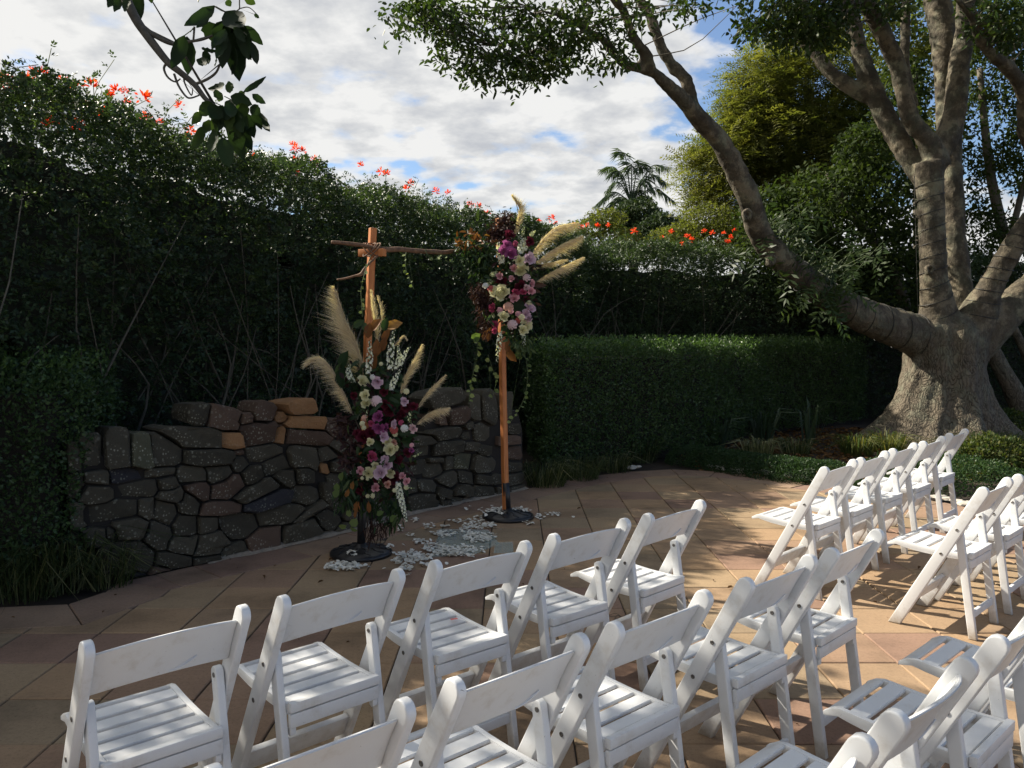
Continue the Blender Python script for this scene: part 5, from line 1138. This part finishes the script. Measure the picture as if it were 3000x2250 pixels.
F3 = [('cream',720,1140,58),('lilac',890,1135,60),('cream',755,1300,52),('cream',762,1392,52),('pale',878,1365,52,1),('lilac',1210,1365,42),('maroon',1040,1470,62),('maroon',1230,1430,50),('maroon',1180,1520,48),('maroon',1310,1430,45),('maroon',980,1400,48),('maroon',970,1260,40),('cream',1225,1252,28,1),('white',838,1085,26,1),('cream',935,935,20,1),('peach',745,1560,30,1),('maroon',620,1300,36),('maroon',1090,1600,50)]
F4 = [('purple',600,100,64),('purple',600,240,70),('purple',690,250,48),('lilac',825,200,55),('coral',800,272,46,1),('lilac',655,362,62),('white',945,255,42,1),('pale',1065,250,52),('cream',820,332,30,1),('magenta',905,180,34,1),('magenta',495,192,36),('peach',405,120,34,1),('cream',375,190,30,1),('cream',395,246,27,1),('maroon',400,370,82),('maroon',330,340,70),('maroon',490,320,62),('cream',472,440,46),('cream',720,440,52),('cream',748,548,68),('cream',810,520,44),('peach',800,445,36),('magenta',500,640,62),('lilac',702,742,66),('lilac',680,665,42),('cream',560,768,56),('lilac',622,850,78),('cream',757,850,56),('pink',347,830,48),('cream',457,860,62),('pink',925,900,42),('pink',975,975,44),('pink',555,1057,48),('peach',717,1015,42),('maroon',810,930,72),('maroon',720,945,62),('maroon',850,690,64),('maroon',990,590,54),('pink',1045,482,26,1),('purple',1035,550,32),('cream',970,1050,28,1),('cream',375,925,20,1),('cream',445,940,18,1),('cream',810,1090,24,1),('maroon',350,1100,48),('maroon',560,930,44),('maroon',880,100,44),('cream',512,1168,26,1),('cream',450,1168,24,1)]
for f in F3: bloom(fa, f[0], *z3(f[1], f[2]), R.uniform(5.46, 5.54)+(.06 if f[0] == 'maroon' else 0), f[3]/3.95, 'bloom' if len(f) > 4 else 'rose')
for f in F4: bloom(fa, f[0], *z4(f[1], f[2]), R.uniform(5.42, 5.52)+(.06 if f[0] == 'maroon' else 0), f[3]/4.609, 'bloom' if len(f) > 4 else 'rose')
s3 = [z3(x, y) for x, y in ((700,1000),(620,1100),(820,1000),(900,1000),(760,1200),(1000,1150),(900,1250),(1100,1350),(980,1350),(820,1450),(700,1450),(1100,1500),(1250,1500),(900,1500))]
s4 = [z4(x, y) for x, y in ((400,500),(600,500),(500,400),(700,300),(900,400),(950,500),(300,600),(450,750),(800,650),(900,800),(600,950),(700,1050),(450,1050),(350,1000),(800,1000),(700,600),(850,150),(700,120),(400,900),(300,750))]
filler(fa, s3+s4, 5.68, 420, .065, 'burg', .45, .4, 15, .07); filler(fa, s3+s4, 5.68, 700, .075, 'florag', .42, .25, 16, .08)
filler(fa, [z4(x, y) for x, y in ((150,200),(230,260),(120,120),(200,700),(150,650),(250,500),(100,300))], 5.60, 260, .055, 'burg', .35, .6, 9, .06, 'wispy_foliage')
filler(fa, [z4(x, y) for x, y in ((200,900),(250,1050),(120,1100),(300,1200),(150,1250),(500,1300),(650,1250),(780,1450),(850,1350),(240,1150))], 5.62, 260, .075, 'florag', .25, .35, 14, .07, 'hanging_foliage', 1.4)
filler(fa, [z4(x, y) for x, y in ((560,1550),(620,1600),(540,1480),(700,1500),(480,1620))], 5.64, 90, .09, 'burg', .07, .7, 10, .05, 'hanging_grass', 2.2)
for x, y, L_, wr, mt_, an, v in ((680,465,.10,.6,'florag',.6,.5),(740,505,.08,.6,'florag',-1.2,.9),(880,478,.12,.62,'rust',.9,.5),(795,540,.12,.6,'rust',1.4,.1),(990,470,.11,.6,'florag',1.3,.2),(1088,482,.13,.62,'rust',.35,.9),(1000,600,.12,.5,'rust',1.1,.15),(515,880,.15,.6,'florag',1.2,.05),(490,1080,.17,.6,'florag',1.4,.0),(445,990,.11,.35,'florag',1.2,.7),(1080,1370,.18,.7,'florag',.8,.15),(960,700,.12,.5,'rust',1.2,.05),(880,740,.14,.5,'rust',1.5,.2),(860,900,.13,.5,'rust',1.4,.1),(1000,1280,.15,.6,'florag',-.4,.1)):
    single(fa, *z3(x, y), 5.58, L_, wr, mt_, an, v)
for x, y, L_, wr, mt_, an, v in ((245,1020,.07,.5,'rust',1.4,.7),(170,1120,.07,.5,'rust',1.2,.6),(300,1310,.09,.5,'rust',1.5,.5),(290,1400,.07,.4,'rust',1.3,.4),(462,1310,.09,.4,'rust',1.6,.35),(110,1568,.06,.95,'gum',.2,.4),(265,1520,.075,.9,'gum',1.0,.4),(262,1605,.06,.95,'gum',-.3,.3),(200,1392,.06,.8,'gum',1.5,.4),(30,1130,.07,.85,'gum',.9,.1),(100,900,.07,.8,'gum',1.3,.15),(30,1040,.06,.8,'gum',1.5,.1),(620,1400,.06,.8,'gum',.5,.0),(800,1470,.07,.8,'gum',.8,.0),(950,300,.10,.6,'florag',.2,.1),(980,380,.10,.6,'florag',.4,.1),(590,480,.09,.7,'florag',-.8,.05),(1000,450,.10,.6,'florag',-.2,.05)):
    single(fa, *z4(x, y), 5.50, L_, wr, mt_, an, v)

fb = root('floral_arrangement', (-.05, 6.95, 1.3), 'tall floral arrangement with sweeping pampas plumes high on the right post', 'flower arrangement')
for args in (([z5(495, 440), z5(530, 300), z5(550, 170), z5(480, 45)], 6.95, 30, (.30, .25), 1500),
             ([z5(640, 640), z5(760, 470), z5(900, 350), z5(1085, 300)], 6.92, 40, (.28, -.40), 1700),
             ([z5(690, 680), z5(830, 580), z5(970, 500), z5(1125, 425)], 6.88, 36, (.25, -.42), 1600),
             ([z5(700, 850), z5(840, 770), z5(980, 700), z5(1145, 620)], 6.90, 30, (.2, -.45), 1300),
             ([z5(660, 730), z5(760, 690), z5(860, 670), z5(990, 640)], 6.95, 24, (.2, -.3), 700)): plume(fb, *args[:3], args[3], args[4])
for x0, y0, x1, y1, w in ((385, 680, 345, 480, 26), (560, 590, 590, 440, 24), (600, 560, 610, 450, 16), (370, 1320, 335, 1600, 20), (590, 1320, 602, 1500, 14)): spike(fb, 'stock_spike', *z5(x0, y0), *z5(x1, y1), 6.78, w, 'spikew')
for x0, y0, x1, y1, w in ((660, 425, 700, 370, 16), (290, 800, 340, 750, 22), (230, 900, 300, 840, 18), (280, 1200, 300, 1140, 16), (620, 1080, 640, 1020, 12), (580, 420, 600, 310, 12)): spike(fb, 'bud_spray', *z5(x0, y0), *z5(x1, y1), 6.80, w, 'spikeg', 16)
F5 = [('purple',430,522,48),('purple',468,592,52),('purple',400,560,40),('cream',550,650,42),('cream',566,735,52),('cream',545,760,36),('pink',495,725,30),('pink',365,795,28),('pink',475,820,25),('pale',617,812,30,1),('pink',660,862,28),('magenta',510,945,34),('magenta',585,945,30),('pink',500,1005,38),('peach',445,1085,38,1),('pink',467,1122,22,1),('cream',318,950,52),('cream',352,972,46),('cream',400,935,52),('cream',372,985,34),('coral',280,915,26,1),('magenta',300,1092,34),('pink',365,1115,25,1),('cream',400,1175,42),('pale',482,1250,38,1),('pink',540,1150,25,1),('lilac',640,1100,46),('lilac',612,1150,36),('lilac',640,1198,38),('cream',602,1265,52),('cream',580,1300,40),('cream',570,1180,24,1),('coral',530,1212,24,1),('magenta',310,1250,32),('magenta',310,1302,25),('maroon',455,418,46),('maroon',642,472,36),('maroon',388,850,44),('lilac',632,632,50),('pale',612,900,26),('pink',655,936,32),('maroon',560,890,50),('maroon',620,1030,40),('cream',640,1045,22,1),('magenta',515,490,24,1),('white',230,885,22,1)]
for f in F5: bloom(fb, f[0], *z5(f[1], f[2]), R.uniform(6.68, 6.78)+(.06 if f[0] == 'maroon' else 0), f[3]/3.19, 'bloom' if len(f) > 4 else 'rose')
s5 = [z5(x, y) for x, y in ((420,650),(440,750),(400,900),(450,880),(560,860),(540,1040),(420,1040),(380,1100),(460,1180),(520,1100),(560,980),(450,1000),(340,860),(500,620),(620,700),(540,1300),(480,1320),(560,560),(420,1250),(600,760),(500,540),(420,470),(620,1060))]
filler(fb, s5, 6.92, 650, .07, 'florag', .42, .25, 15, .07); filler(fb, s5, 6.92, 330, .065, 'burg', .42, .4, 14, .07)
filler(fb, [z5(x, y) for x, y in ((200,900),(180,980),(190,1080),(230,1150),(230,1250),(160,960),(250,1000),(280,1040),(220,1200),(250,1300),(130,930),(200,1020))], 6.86, 800, .05, 'burg', .25, .5, 9, .06, 'hanging_foliage', 1.3)
filler(fb, [z5(x, y) for x, y in ((400,300),(330,380),(440,250),(380,430),(430,350),(350,330),(290,420),(450,320),(300,370),(400,240))], 6.92, 520, .055, 'burg', .28, .5, 9, .05, 'dark_foliage', .3)
filler(fb, [z5(x, y) for x, y in ((60,620),(150,520),(200,600),(100,680),(180,700),(250,620),(250,700),(60,560),(150,640),(220,540),(280,560),(100,480),(30,500),(300,640),(200,760))], 6.92, 520, .07, 'florag', .36, .3, 13, .07, 'leafy_spray', .5)
filler(fb, [z5(x, y) for x, y in ((100,450),(60,490),(150,480),(20,520),(200,470))], 6.86, 60, .085, 'rust', .28, .3, 9, .04, 'rusty_spray', 0)
filler(fb, [z5(x, y) for x, y in ((320,1080),(280,1180),(600,1400),(560,1480),(500,1380),(590,1460),(540,1420))], 6.80, 150, .065, 'florag', .35, .75, 10, .05, 'pale_foliage', 1.0)
for x, y, L_, wr, mt_, an, v in ((270,1330,.14,.4,'rust',1.35,.2),(235,1340,.12,.4,'rust',1.1,.1),(480,1530,.13,.7,'rust',-.9,.4),(440,1440,.13,.45,'rust',1.5,.25),(140,1350,.09,.9,'gum',.5,.0),(150,1390,.07,.9,'gum',.9,.0),(550,1510,.12,.45,'florag',1.4,.9),(560,1070,.17,.65,'florag',.3,.0),(740,880,.12,.4,'burg',.1,1.),(700,930,.10,.4,'burg',-.3,1.),(650,1000,.13,.3,'florag',.5,.6)):
    single(fb, *z5(x, y), 6.76, L_, wr, mt_, an, v)

# ================================================================= GLASS AND FALLEN PETALS
m, t, b = mat('clear_acrylic'); M['glass'] = m; b.inputs['Base Color'].default_value = (.62, .80, .78, 1); b.inputs['Roughness'].default_value = .06; b.inputs['Alpha'].default_value = .22; b.inputs['Specular IOR Level'].default_value = .7
def sheet(name, label, px, th, z):
    P = [atz(*p) for p in px]; c_ = sum(P)/len(P); V = [(p[0]-c_[0], p[1]-c_[1], 0) for p in P]+[(p[0]-c_[0], p[1]-c_[1], th) for p in P]; n = len(P)
    F = [tuple(range(n))[::-1], tuple(range(n, 2*n))]+[(i, (i+1) % n, n+(i+1) % n, n+i) for i in range(n)]
    o_ = link(name, mesh(name, V, F), M['glass']); o_.location = (c_[0], c_[1], z); tag(o_, label, 'sheet')
sheet('clear_sheet', 'clear glassy sheet lying under the heap of petals between the stands', [(1262, 1634), (1396, 1624), (1462, 1594), (1432, 1555), (1290, 1552)], .006, .003)
sheet('clear_sheet', 'small pale clear sheet lying bare on the paving, right of the petals', [(1446, 1622), (1504, 1622), (1503, 1590), (1452, 1592)], .005, .003)
pm = []
for k in range(5):
    V = []; n = 5
    for i in range(n):
        for j in range(n):
            u, v = (i/(n-1)-.5)*2, (j/(n-1)-.5)*2; uu, vv = u*math.sqrt(1-v*v/2), v*math.sqrt(1-u*u/2); hgt = .28*(uu*uu)+.2*vv*(k-2)*.5*abs(vv)+.10*noise.noise((u*2, v*2, k*3))
            V.append((uu*(1+.15*vv), vv*1.15, hgt))
    F = [(i*n+j, (i+1)*n+j, (i+1)*n+j+1, i*n+j+1) for i in range(n-1) for j in range(n-1)]; me = mesh('petal', V, F, True); me.materials.append(M['petalc' if k == 4 else 'petal']); pm.append(me)
def zp(x, y): return 900+x/2.765, 1450+y/2.765
PC = [(290,590,150,34,85,0),(400,585,120,14,14,0),(370,530,50,12,8,0),(830,500,120,25,46,0),(790,550,110,25,30,0),(960,520,60,30,20,0),(810,605,60,20,20,0),(970,575,70,12,10,0),(1040,440,110,35,48,0),(1150,480,130,28,60,0),(1250,450,120,30,36,0),(1380,360,110,40,66,1),(1470,350,60,30,26,0),(1130,330,90,28,26,0),(1060,320,60,20,12,0),(930,390,80,18,14,0),(1280,300,60,30,14,0),(1350,260,90,34,34,0),(1480,260,60,24,20,0),(1250,220,120,14,12,0),(1400,200,60,24,14,0),(1120,265,50,8,7,0),(980,265,60,25,14,0),(870,215,40,14,9,0),(760,290,30,30,5,0),(830,335,30,15,4,0),(1530,170,80,34,32,0),(1580,190,40,20,12,0),(1740,165,80,22,18,0),(1780,240,50,12,8,0),(1890,185,40,20,9,0),(1990,165,60,14,12,0),(1430,120,150,25,8,0),(1700,120,70,10,4,0),(1560,300,10,6,1,0),(2150,195,10,4,1,0),(850,455,40,10,2,0),(780,430,20,8,1,0),(820,665,30,8,2,0),(1120,565,20,5,1,0),(620,605,10,3,1,0),(680,465,30,30,5,0),(1300,500,70,16,6,0),(1420,450,30,20,4,0)]
allp = []
for x, y, rx, ry, n, cr in PC:
    for _ in range(int(n*1.7)):
        a, r = R.uniform(0, 6.28), math.sqrt(R.uniform())*1.0; px, py = zp(x+rx*r*math.cos(a), y+ry*r*math.sin(a)); p = atz(px, py, 0)
        on = max(0, 1-min(np.hypot(*(p-b1)[:2]), np.hypot(*(p-b2)[:2]))/.228); z = .006+(.034 if on > 0 else 0)+(.012 if on > .3 else 0)+R.uniform(0, .014)+(.03*max(0, 1-r)*R.uniform() if cr else 0)
        allp.append((p[0], p[1], z, cr))
allp.sort(key=lambda p: p[1]); stuff = []
for k, (x, y, z, cr) in enumerate(allp):
    sc = R.uniform(.0105, .0155); e = (R.normal()*.3, R.normal()*.3, R.uniform(0, 6.28)); me = pm[4 if (cr and R.uniform() < .6) else int(R.integers(0, 4))]
    if k % 3 != 2 and sum(1 for q in ()) == 0 and k < 440:
        o_ = bpy.data.objects.new('petal', me); C.objects.link(o_); o_.location = (x, y, z+.002); o_.rotation_euler = e; o_.scale = (sc, sc, sc); tag(o_, 'white rose petal scattered on the paving around the stands', 'petal', 'white petals scattered around the stands')
    else: stuff.append((me, Matrix.Translation((x, y, z+.002)) @ Matrix.Rotation(e[2], 4, 'Z') @ Matrix.Rotation(e[0], 4, 'X') @ Matrix.Scale(sc, 4)))
bm = bmesh.new()
for me, mx in stuff: m_ = me.copy(); m_.transform(mx); bm.from_mesh(m_); bpy.data.meshes.remove(m_)
me = bpy.data.meshes.new('petals'); bm.to_mesh(me); bm.free(); me.polygons.foreach_set('use_smooth', [True]*len(me.polygons))
o_ = link('petals', me, M['petal']); tag(o_, 'heaped white rose petals on the paving between the two stands', 'petals', kind='stuff')
# dry leaves and twigs on the paving
dl = ((1690, 1493, 'curled brown leaf on the paving right of the right stand'), (1510, 2240, 'small dark leaf scrap on the paving beneath the front chairs'), (2130, 1726, 'dark dry leaf scrap on the open paving before the aisle'), (1570, 1657, 'dark leaf scrap on the shaded paving behind the front row'), (962, 1645, 'rust-brown leaf at the left edge of the left stand'), (775, 1697, 'dry leaf scrap on the paving in front of the wall'), (500, 1650, 'dark leaf scrap by the foot of the wall'), (930, 1710, 'tiny brown leaf scrap below the left stand'), (2690, 1670, 'curled dark leaf beneath the second-row chairs by the aisle'), (2720, 1660, 'brown leaf scrap under the chairs right of the aisle'))
for px, py, lb in dl:
    p = atz(px, py); V, F, A_ = leaves6(np.zeros((1, 3)), np.array([[math.cos(px), math.sin(px), .1]]), np.array([[.2, .1, 1.]]), np.array([.04]), .5, np.array([.1]), .35, -.2)
    o_ = link('dry_leaf', qmesh('dry_leaf', V, F, A_), M['litter']); o_.location = (p[0], p[1], .006); tag(o_, lb, 'dry leaf')
n = 420; q_ = np.stack([R.uniform(-3.2, 5.2, n), R.uniform(2.6, 9.6, n)], 1); q_ = np.array([a for a in q_ if inside(a, mid)]); edge_ = np.array([0 if inside(a, inner) else 1 for a in q_]); q_ = q_[(edge_ == 1) | (R.uniform(size=len(q_)) < .35)]
P_ = np.hstack([q_, np.full((len(q_), 1), .004)]); o_ = link('leaf_scraps', qmesh('leaf_scraps', *leaves6(P_, unit(R.normal(size=P_.shape)*np.array([1, 1, .1])), unit(R.normal(size=P_.shape)*.3+np.array([0, 0, 1])), R.uniform(.008, .026, len(P_)), .4, R.uniform(0, .5, len(P_)), .3, -.1)), M['litter']); tag(o_, 'small dark leaf scraps littered over the paving', 'leaf litter', kind='stuff')
for x, y, lb in ((1822, 1812, 'forked dry twig on the paving beneath the end chair of the front row'),):
    p = atz(x, y); tb = []
    for k in range(6): a = R.uniform(0, 6.28); L_ = R.uniform(.05, .13); pts = [p+[0, 0, .008], p+np.array([math.cos(a)*L_*.5, math.sin(a)*L_*.5, .02]), p+np.array([math.cos(a+.5)*L_, math.sin(a+.5)*L_, .008])]; tb.append(tube(ccurve(pts, 7), .0018, 5))
    V, F, A_ = joinq(tb); o_ = link('dry_twig', qmesh('dry_twig', V, F, A_), M['stem']); tag(o_, lb, 'twig')

# ================================================================= FOLDING CHAIRS
def round_end(pts_a, pts_b, w, a_round=False, b_round=True, n=7):
    """bar outline in (y, z) between two centres, rounded at b, cut level with the floor at a"""
    a, c_ = np.array(pts_a), np.array(pts_b); t_ = unit(c_-a); s = np.array([-t_[1], t_[0]]); out = []
    if abs(t_[1]) > .3 and not a_round:
        for sg in (1, -1): p = a+s*w/2*sg; out.append(p-t_*(p[1]-0)/t_[1])
        out = [out[0], out[1]]
    else: out = [a+s*w/2, a-s*w/2]
    cc = c_-t_*w/2
    for k in range(n+1): an = -math.pi/2+math.pi*k/n; out.append(cc+t_*math.cos(an)*w/2+s*math.sin(an)*w/2)
    return [tuple(p) for p in out]
chair0 = root('folding_chair', (0, 0, 0), '', 'chair')
W_ = M['white']
for s_ in (-1, 1):
    x = s_*.2075; o_ = link('front_leg', prism(round_end((.200, 0), (-.2350, .815), .058), x-.0135, x+.0135, 'x', .0055, 3), W_, chair0)
    x = s_*.1775; o_ = link('rear_leg', prism(round_end((-.190, 0), (-.098, .610), .040), x-.0125, x+.0125, 'x', .0045, 3), W_, chair0)
def dish(y): u = (y-.05)/.21; return .452+.010*u-.010*(1-u*u)+(-.028*max(0, (y-.20)/.065)**2)
def slat(y0, y1, x0, x1, th=.012):
    bm = bmesh.new(); ny = 5; nx = 3; T_, B_ = [], []
    for i in range(ny):
        y = y0+(y1-y0)*i/(ny-1); T_.append([bm.verts.new((x0+(x1-x0)*j/(nx-1), y, dish(y))) for j in range(nx)]); B_.append([bm.verts.new((x0+(x1-x0)*j/(nx-1), y, dish(y)-th)) for j in range(nx)])
    for i in range(ny-1):
        for j in range(nx-1): bm.faces.new((T_[i][j], T_[i][j+1], T_[i+1][j+1], T_[i+1][j])); bm.faces.new((B_[i][j], B_[i+1][j], B_[i+1][j+1], B_[i][j+1]))
        bm.faces.new((T_[i][0], T_[i+1][0], B_[i+1][0], B_[i][0])); bm.faces.new((T_[i][-1], B_[i][-1], B_[i+1][-1], T_[i+1][-1]))
    for j in range(nx-1): bm.faces.new((T_[0][j], B_[0][j], B_[0][j+1], T_[0][j+1])); bm.faces.new((T_[-1][j], T_[-1][j+1], B_[-1][j+1], B_[-1][j]))
    bmesh.ops.recalc_face_normals(bm, faces=bm.faces); bmesh.ops.bevel(bm, geom=[e for e in bm.edges if e.calc_face_angle(0) > .9], offset=.0022, segments=2, affect='EDGES')
    me = bpy.data.meshes.new('slat'); bm.to_mesh(me); bm.free(); me.polygons.foreach_set('use_smooth', [True]*len(me.polygons)); me.set_sharp_from_angle(angle=rad(40)); return me
ys = -.140; GAP = .017; sw = (.404-5*GAP)/6
for k in range(6):
    y0 = ys+k*(sw+GAP); link('slat', slat(y0, y0+sw, -.1455, .1455), W_, chair0)
for s_ in (-1, 1):                           # side rails with a rounded nose, following the dish
    poly = [(y, dish(y)+.0015) for y in np.linspace(-.146, .270, 16)]; poly += [(y, dish(y)-.034+.022*max(0, (y-.12)/.15)**2) for y in np.linspace(.268, -.146, 10)]
    x = s_*.1445; link('seat_rail', prism(poly, min(x, x+s_*.0195), max(x, x+s_*.0195), 'x', .003, 2), W_, chair0)
poly = [(-.166, .446), (-.1475, .446), (-.1475, .408), (-.158, .408), (-.158, .4035), (-.1475, .4035), (-.1475, .362), (-.170, .362), (-.170, .4035), (-.164, .408), (-.166, .412)]
link('apron', prism([(-.170, .4490), (-.1475, .4490), (-.1475, .418), (-.170, .418)], -.163, .163, 'x', .003, 2), W_, chair0)
link('apron', prism([(-.167, .4130), (-.1500, .4130), (-.1500, .368), (-.167, .368)], -.163, .163, 'x', .003, 2), W_, chair0)
for s_ in (-1, 1): link('bracket', prism([(-.163, .366), (-.140, .366), (-.140, .345), (-.152, .338), (-.163, .345)], min(s_*.142, s_*.160), max(s_*.142, s_*.160), 'x', .002), W_, chair0)
link('rear_stretcher', boxm(-.164, .164, -.1830, -.1650, .105, .142, .003), W_, chair0)
ty, tz = unit(np.array([-.435, .815]))
def fl(h, off=0): return (.200-.435*h/.815+off, h)
link('front_stretcher', prism([(fl(.135)[0]-.012, .135-.006), (fl(.135)[0]+.008, .135+.004), (fl(.215)[0]+.008, .215+.004), (fl(.215)[0]-.012, .215-.006)], -.193, .193, 'x', .003), W_, chair0)
# back rest: curved board, crowned top edge
bm = bmesh.new(); nx, nz_ = 17, 7; Fv, Bv = [], []
for j in range(nz_):
    v_ = j/(nz_-1); fr, bk = [], []
    for i in range(nx):
        u = -1+2*i/(nx-1); x = u*.1940; cz = .022*(1-u*u); h = .640+.135*v_+cz; yb = .200-.435*h/.815-.028*(1-u*u)+.004*math.sin(v_*math.pi)
        fr.append(bm.verts.new((x, yb+.006, h))); bk.append(bm.verts.new((x, yb-.006, h)))
    Fv.append(fr); Bv.append(bk)
for j in range(nz_-1):
    for i in range(nx-1): bm.faces.new((Fv[j][i], Fv[j+1][i], Fv[j+1][i+1], Fv[j][i+1])); bm.faces.new((Bv[j][i], Bv[j][i+1], Bv[j+1][i+1], Bv[j+1][i]))
for i in range(nx-1): bm.faces.new((Fv[-1][i], Bv[-1][i], Bv[-1][i+1], Fv[-1][i+1])); bm.faces.new((Fv[0][i], Fv[0][i+1], Bv[0][i+1], Bv[0][i]))
for j in range(nz_-1): bm.faces.new((Fv[j][0], Bv[j][0], Bv[j+1][0], Fv[j+1][0])); bm.faces.new((Fv[j][-1], Fv[j+1][-1], Bv[j+1][-1], Bv[j][-1]))
bmesh.ops.recalc_face_normals(bm, faces=bm.faces); bmesh.ops.bevel(bm, geom=[e for e in bm.edges if e.calc_face_angle(0) > .9], offset=.0035, segments=3, affect='EDGES')
me = bpy.data.meshes.new('backrest'); bm.to_mesh(me); bm.free(); me.polygons.foreach_set('use_smooth', [True]*len(me.polygons)); me.set_sharp_from_angle(angle=rad(50)); link('backrest', me, W_, chair0)
pts = []
for k in range(13):
    f = k/12; x = .005+.075*f; h = .668+.028*f**2.2; pts.append((x, .200-.435*(h+.0)/.815-.028*(1-(x/.194)**2)-.0065, h))
q = tube(np.array(pts), .0022, 5); link('grip_mark', qmesh('grip_mark', q[0], q[1], None, True), W_, chair0)
def screw(x, y, z, s_):
    V = []; k = 12
    for r, d in ((.0075, 0), (.0075, .0022), (.0045, .0022), (.0038, .0008)):
        for j in range(k): a = 2*math.pi*j/k; V.append((s_*d, r*math.cos(a), r*math.sin(a)))
    V.append((s_*.0008, 0, 0)); F = [(i*k+j, i*k+(j+1) % k, (i+1)*k+(j+1) % k, (i+1)*k+j) for i in range(3) for j in range(k)]+[(3*k+j, 3*k+(j+1) % k, 4*k) for j in range(k)]
    o_ = link('screw', mesh('screw', V, F, True), M['screw'], chair0); o_.location = (x, y, z)
for s_ in (-1, 1):
    screw(s_*.2212, .200-.435*.575/.815, .575, s_); screw(s_*.2212, .200-.435*.435/.815, .435, s_)
    screw(s_*.1648, -.1045, .585, -s_)
kids = list(chair0.children)
def place(x, y, deg, label, group, lean=0.):
    global used0
    if not used0: r = chair0; used0 = True
    else:
        r = chair0.copy(); C.objects.link(r)
        for c_ in kids: d = c_.copy(); C.objects.link(d); d.parent = r
    r.location = (x, y, 0); r.rotation_euler = (0, 0, rad(deg)); r['label'] = label; r['group'] = group; return r
used0 = False; KZ = .800
def by_knobs(a, c_, deg=None):
    p, q = atz(*a, KZ), atz(*c_, KZ); d = q-p; an = math.degrees(math.atan2(d[1], d[0])) if deg is None else deg
    u = np.array([math.cos(rad(an)), math.sin(rad(an))]); f = np.array([-u[1], u[0]]); mid_ = (p+q)[:2]/2 if deg is None else p[:2]+u*.2075
    o_ = mid_+f*.228; return o_[0], o_[1], an
g1, g2 = 'white folding chairs left of the aisle', 'white folding chairs right of the aisle'
CH = [((262,1898),(711,1792),None,'white folding chair at the far left end of the front row, nearest the grass clump',g1),
 ((833,1763),(1172,1681),None,'front-row white folding chair below the left stand, second from the left end',g1),
 ((1277,1656),(1540,1600),None,'middle white folding chair of the front row, a pink scrap on its seat',g1),
 ((1622,1577),(1835,1531),None,'front-row white folding chair second from its aisle end, below the right stand',g1),
 ((1904,1517),(2058,1473),None,'front-row white folding chair at the aisle end, standing against open paving',g1),
 ((1338,2010),(1704,1878),42,'second-row white folding chair with sun patches on its seat, cut by the bottom edge',g1),
 ((1807,1841),(2068,1746),42,'middle white folding chair of the second row with a shaded slatted seat',g1),
 ((2191,1709),(2370,1642),42.5,'second-row white folding chair next to the one at the aisle end',g1),
 ((2442,1619),(2569,1560),44.5,'second-row white folding chair at the aisle end with a sunlit top corner',g1),
 ((2632,2107),(2854,1958),43,'close white folding chair at bottom right with a bright sunlit knob, back seen edge on',g1),
 ((2933,1882),None,43,'third-row white folding chair whose shaded seat has three lit gaps, right edge of the photo',g1),
 ((2419,1376),None,45,'front chair of the right-hand block at its aisle end, seat in full profile',g2),
 ((2525,1348),None,45.5,'second chair from the aisle in the front row of the right-hand block',g2),
 ((2619,1321),None,45.5,'middle chair of the front row in the right-hand block',g2),
 ((2708,1299),None,45.5,'fourth chair from the aisle in the right-hand front row, before the trunk',g2),
 ((2784,1275),None,46,'end chair of the right-hand front row, beside the yellowing strap-leaved clump',g2),
 ((2885,1437),None,44,'second-row chair right of the aisle, its left side and long front leg in full sun',g2)]
pos = {}
for i, (a, c_, dg, lb, gr) in enumerate(CH):
    x, y, an = by_knobs(a, c_ or a, dg); 
    if dg is None: an = an*.6+42*.4
    pos[i] = (x, y); place(x, y, an, lb, gr)
u = np.array([math.cos(rad(43)), math.sin(rad(43))])
p = np.array(pos[5])-u*.56; place(p[0], p[1], 41.5, 'second-row chair cut off at the bottom edge, only its back rest and right knob showing', g1)
p = np.array(pos[9])-u*.57; place(p[0], p[1], 43, 'third-row chair of which only one round-topped upright shows at the bottom edge', g1)
p = np.array(pos[10])+u*.57; place(p[0], p[1], 43.5, 'third-row chair cut by the right edge, only its shaded seat front showing', g1)
p = np.array(pos[16])+u*.575; place(p[0], p[1], 44.5, 'second-row chair right of the aisle, half hidden behind the sunlit one at the right edge', g2)
p = np.array(pos[16])+u*1.15; place(p[0], p[1], 45, 'second-row chair at the right edge of which little more than the seat shows', g2)
for lab, i, dx, dy in (('scrap of pink paper lying on the middle front-row seat', 2, 0, 0),):
    p = atz(1330, 1811, .46); o_ = link('paper_scrap', boxm(-.014, .014, -.007, .007, 0, .002, .0005), plain('pink_paper', (.75, .22, .20), .7)); o_.location = (p[0], p[1], .456); o_.rotation_euler = (0, 0, .5); tag(o_, lab, 'paper scrap')
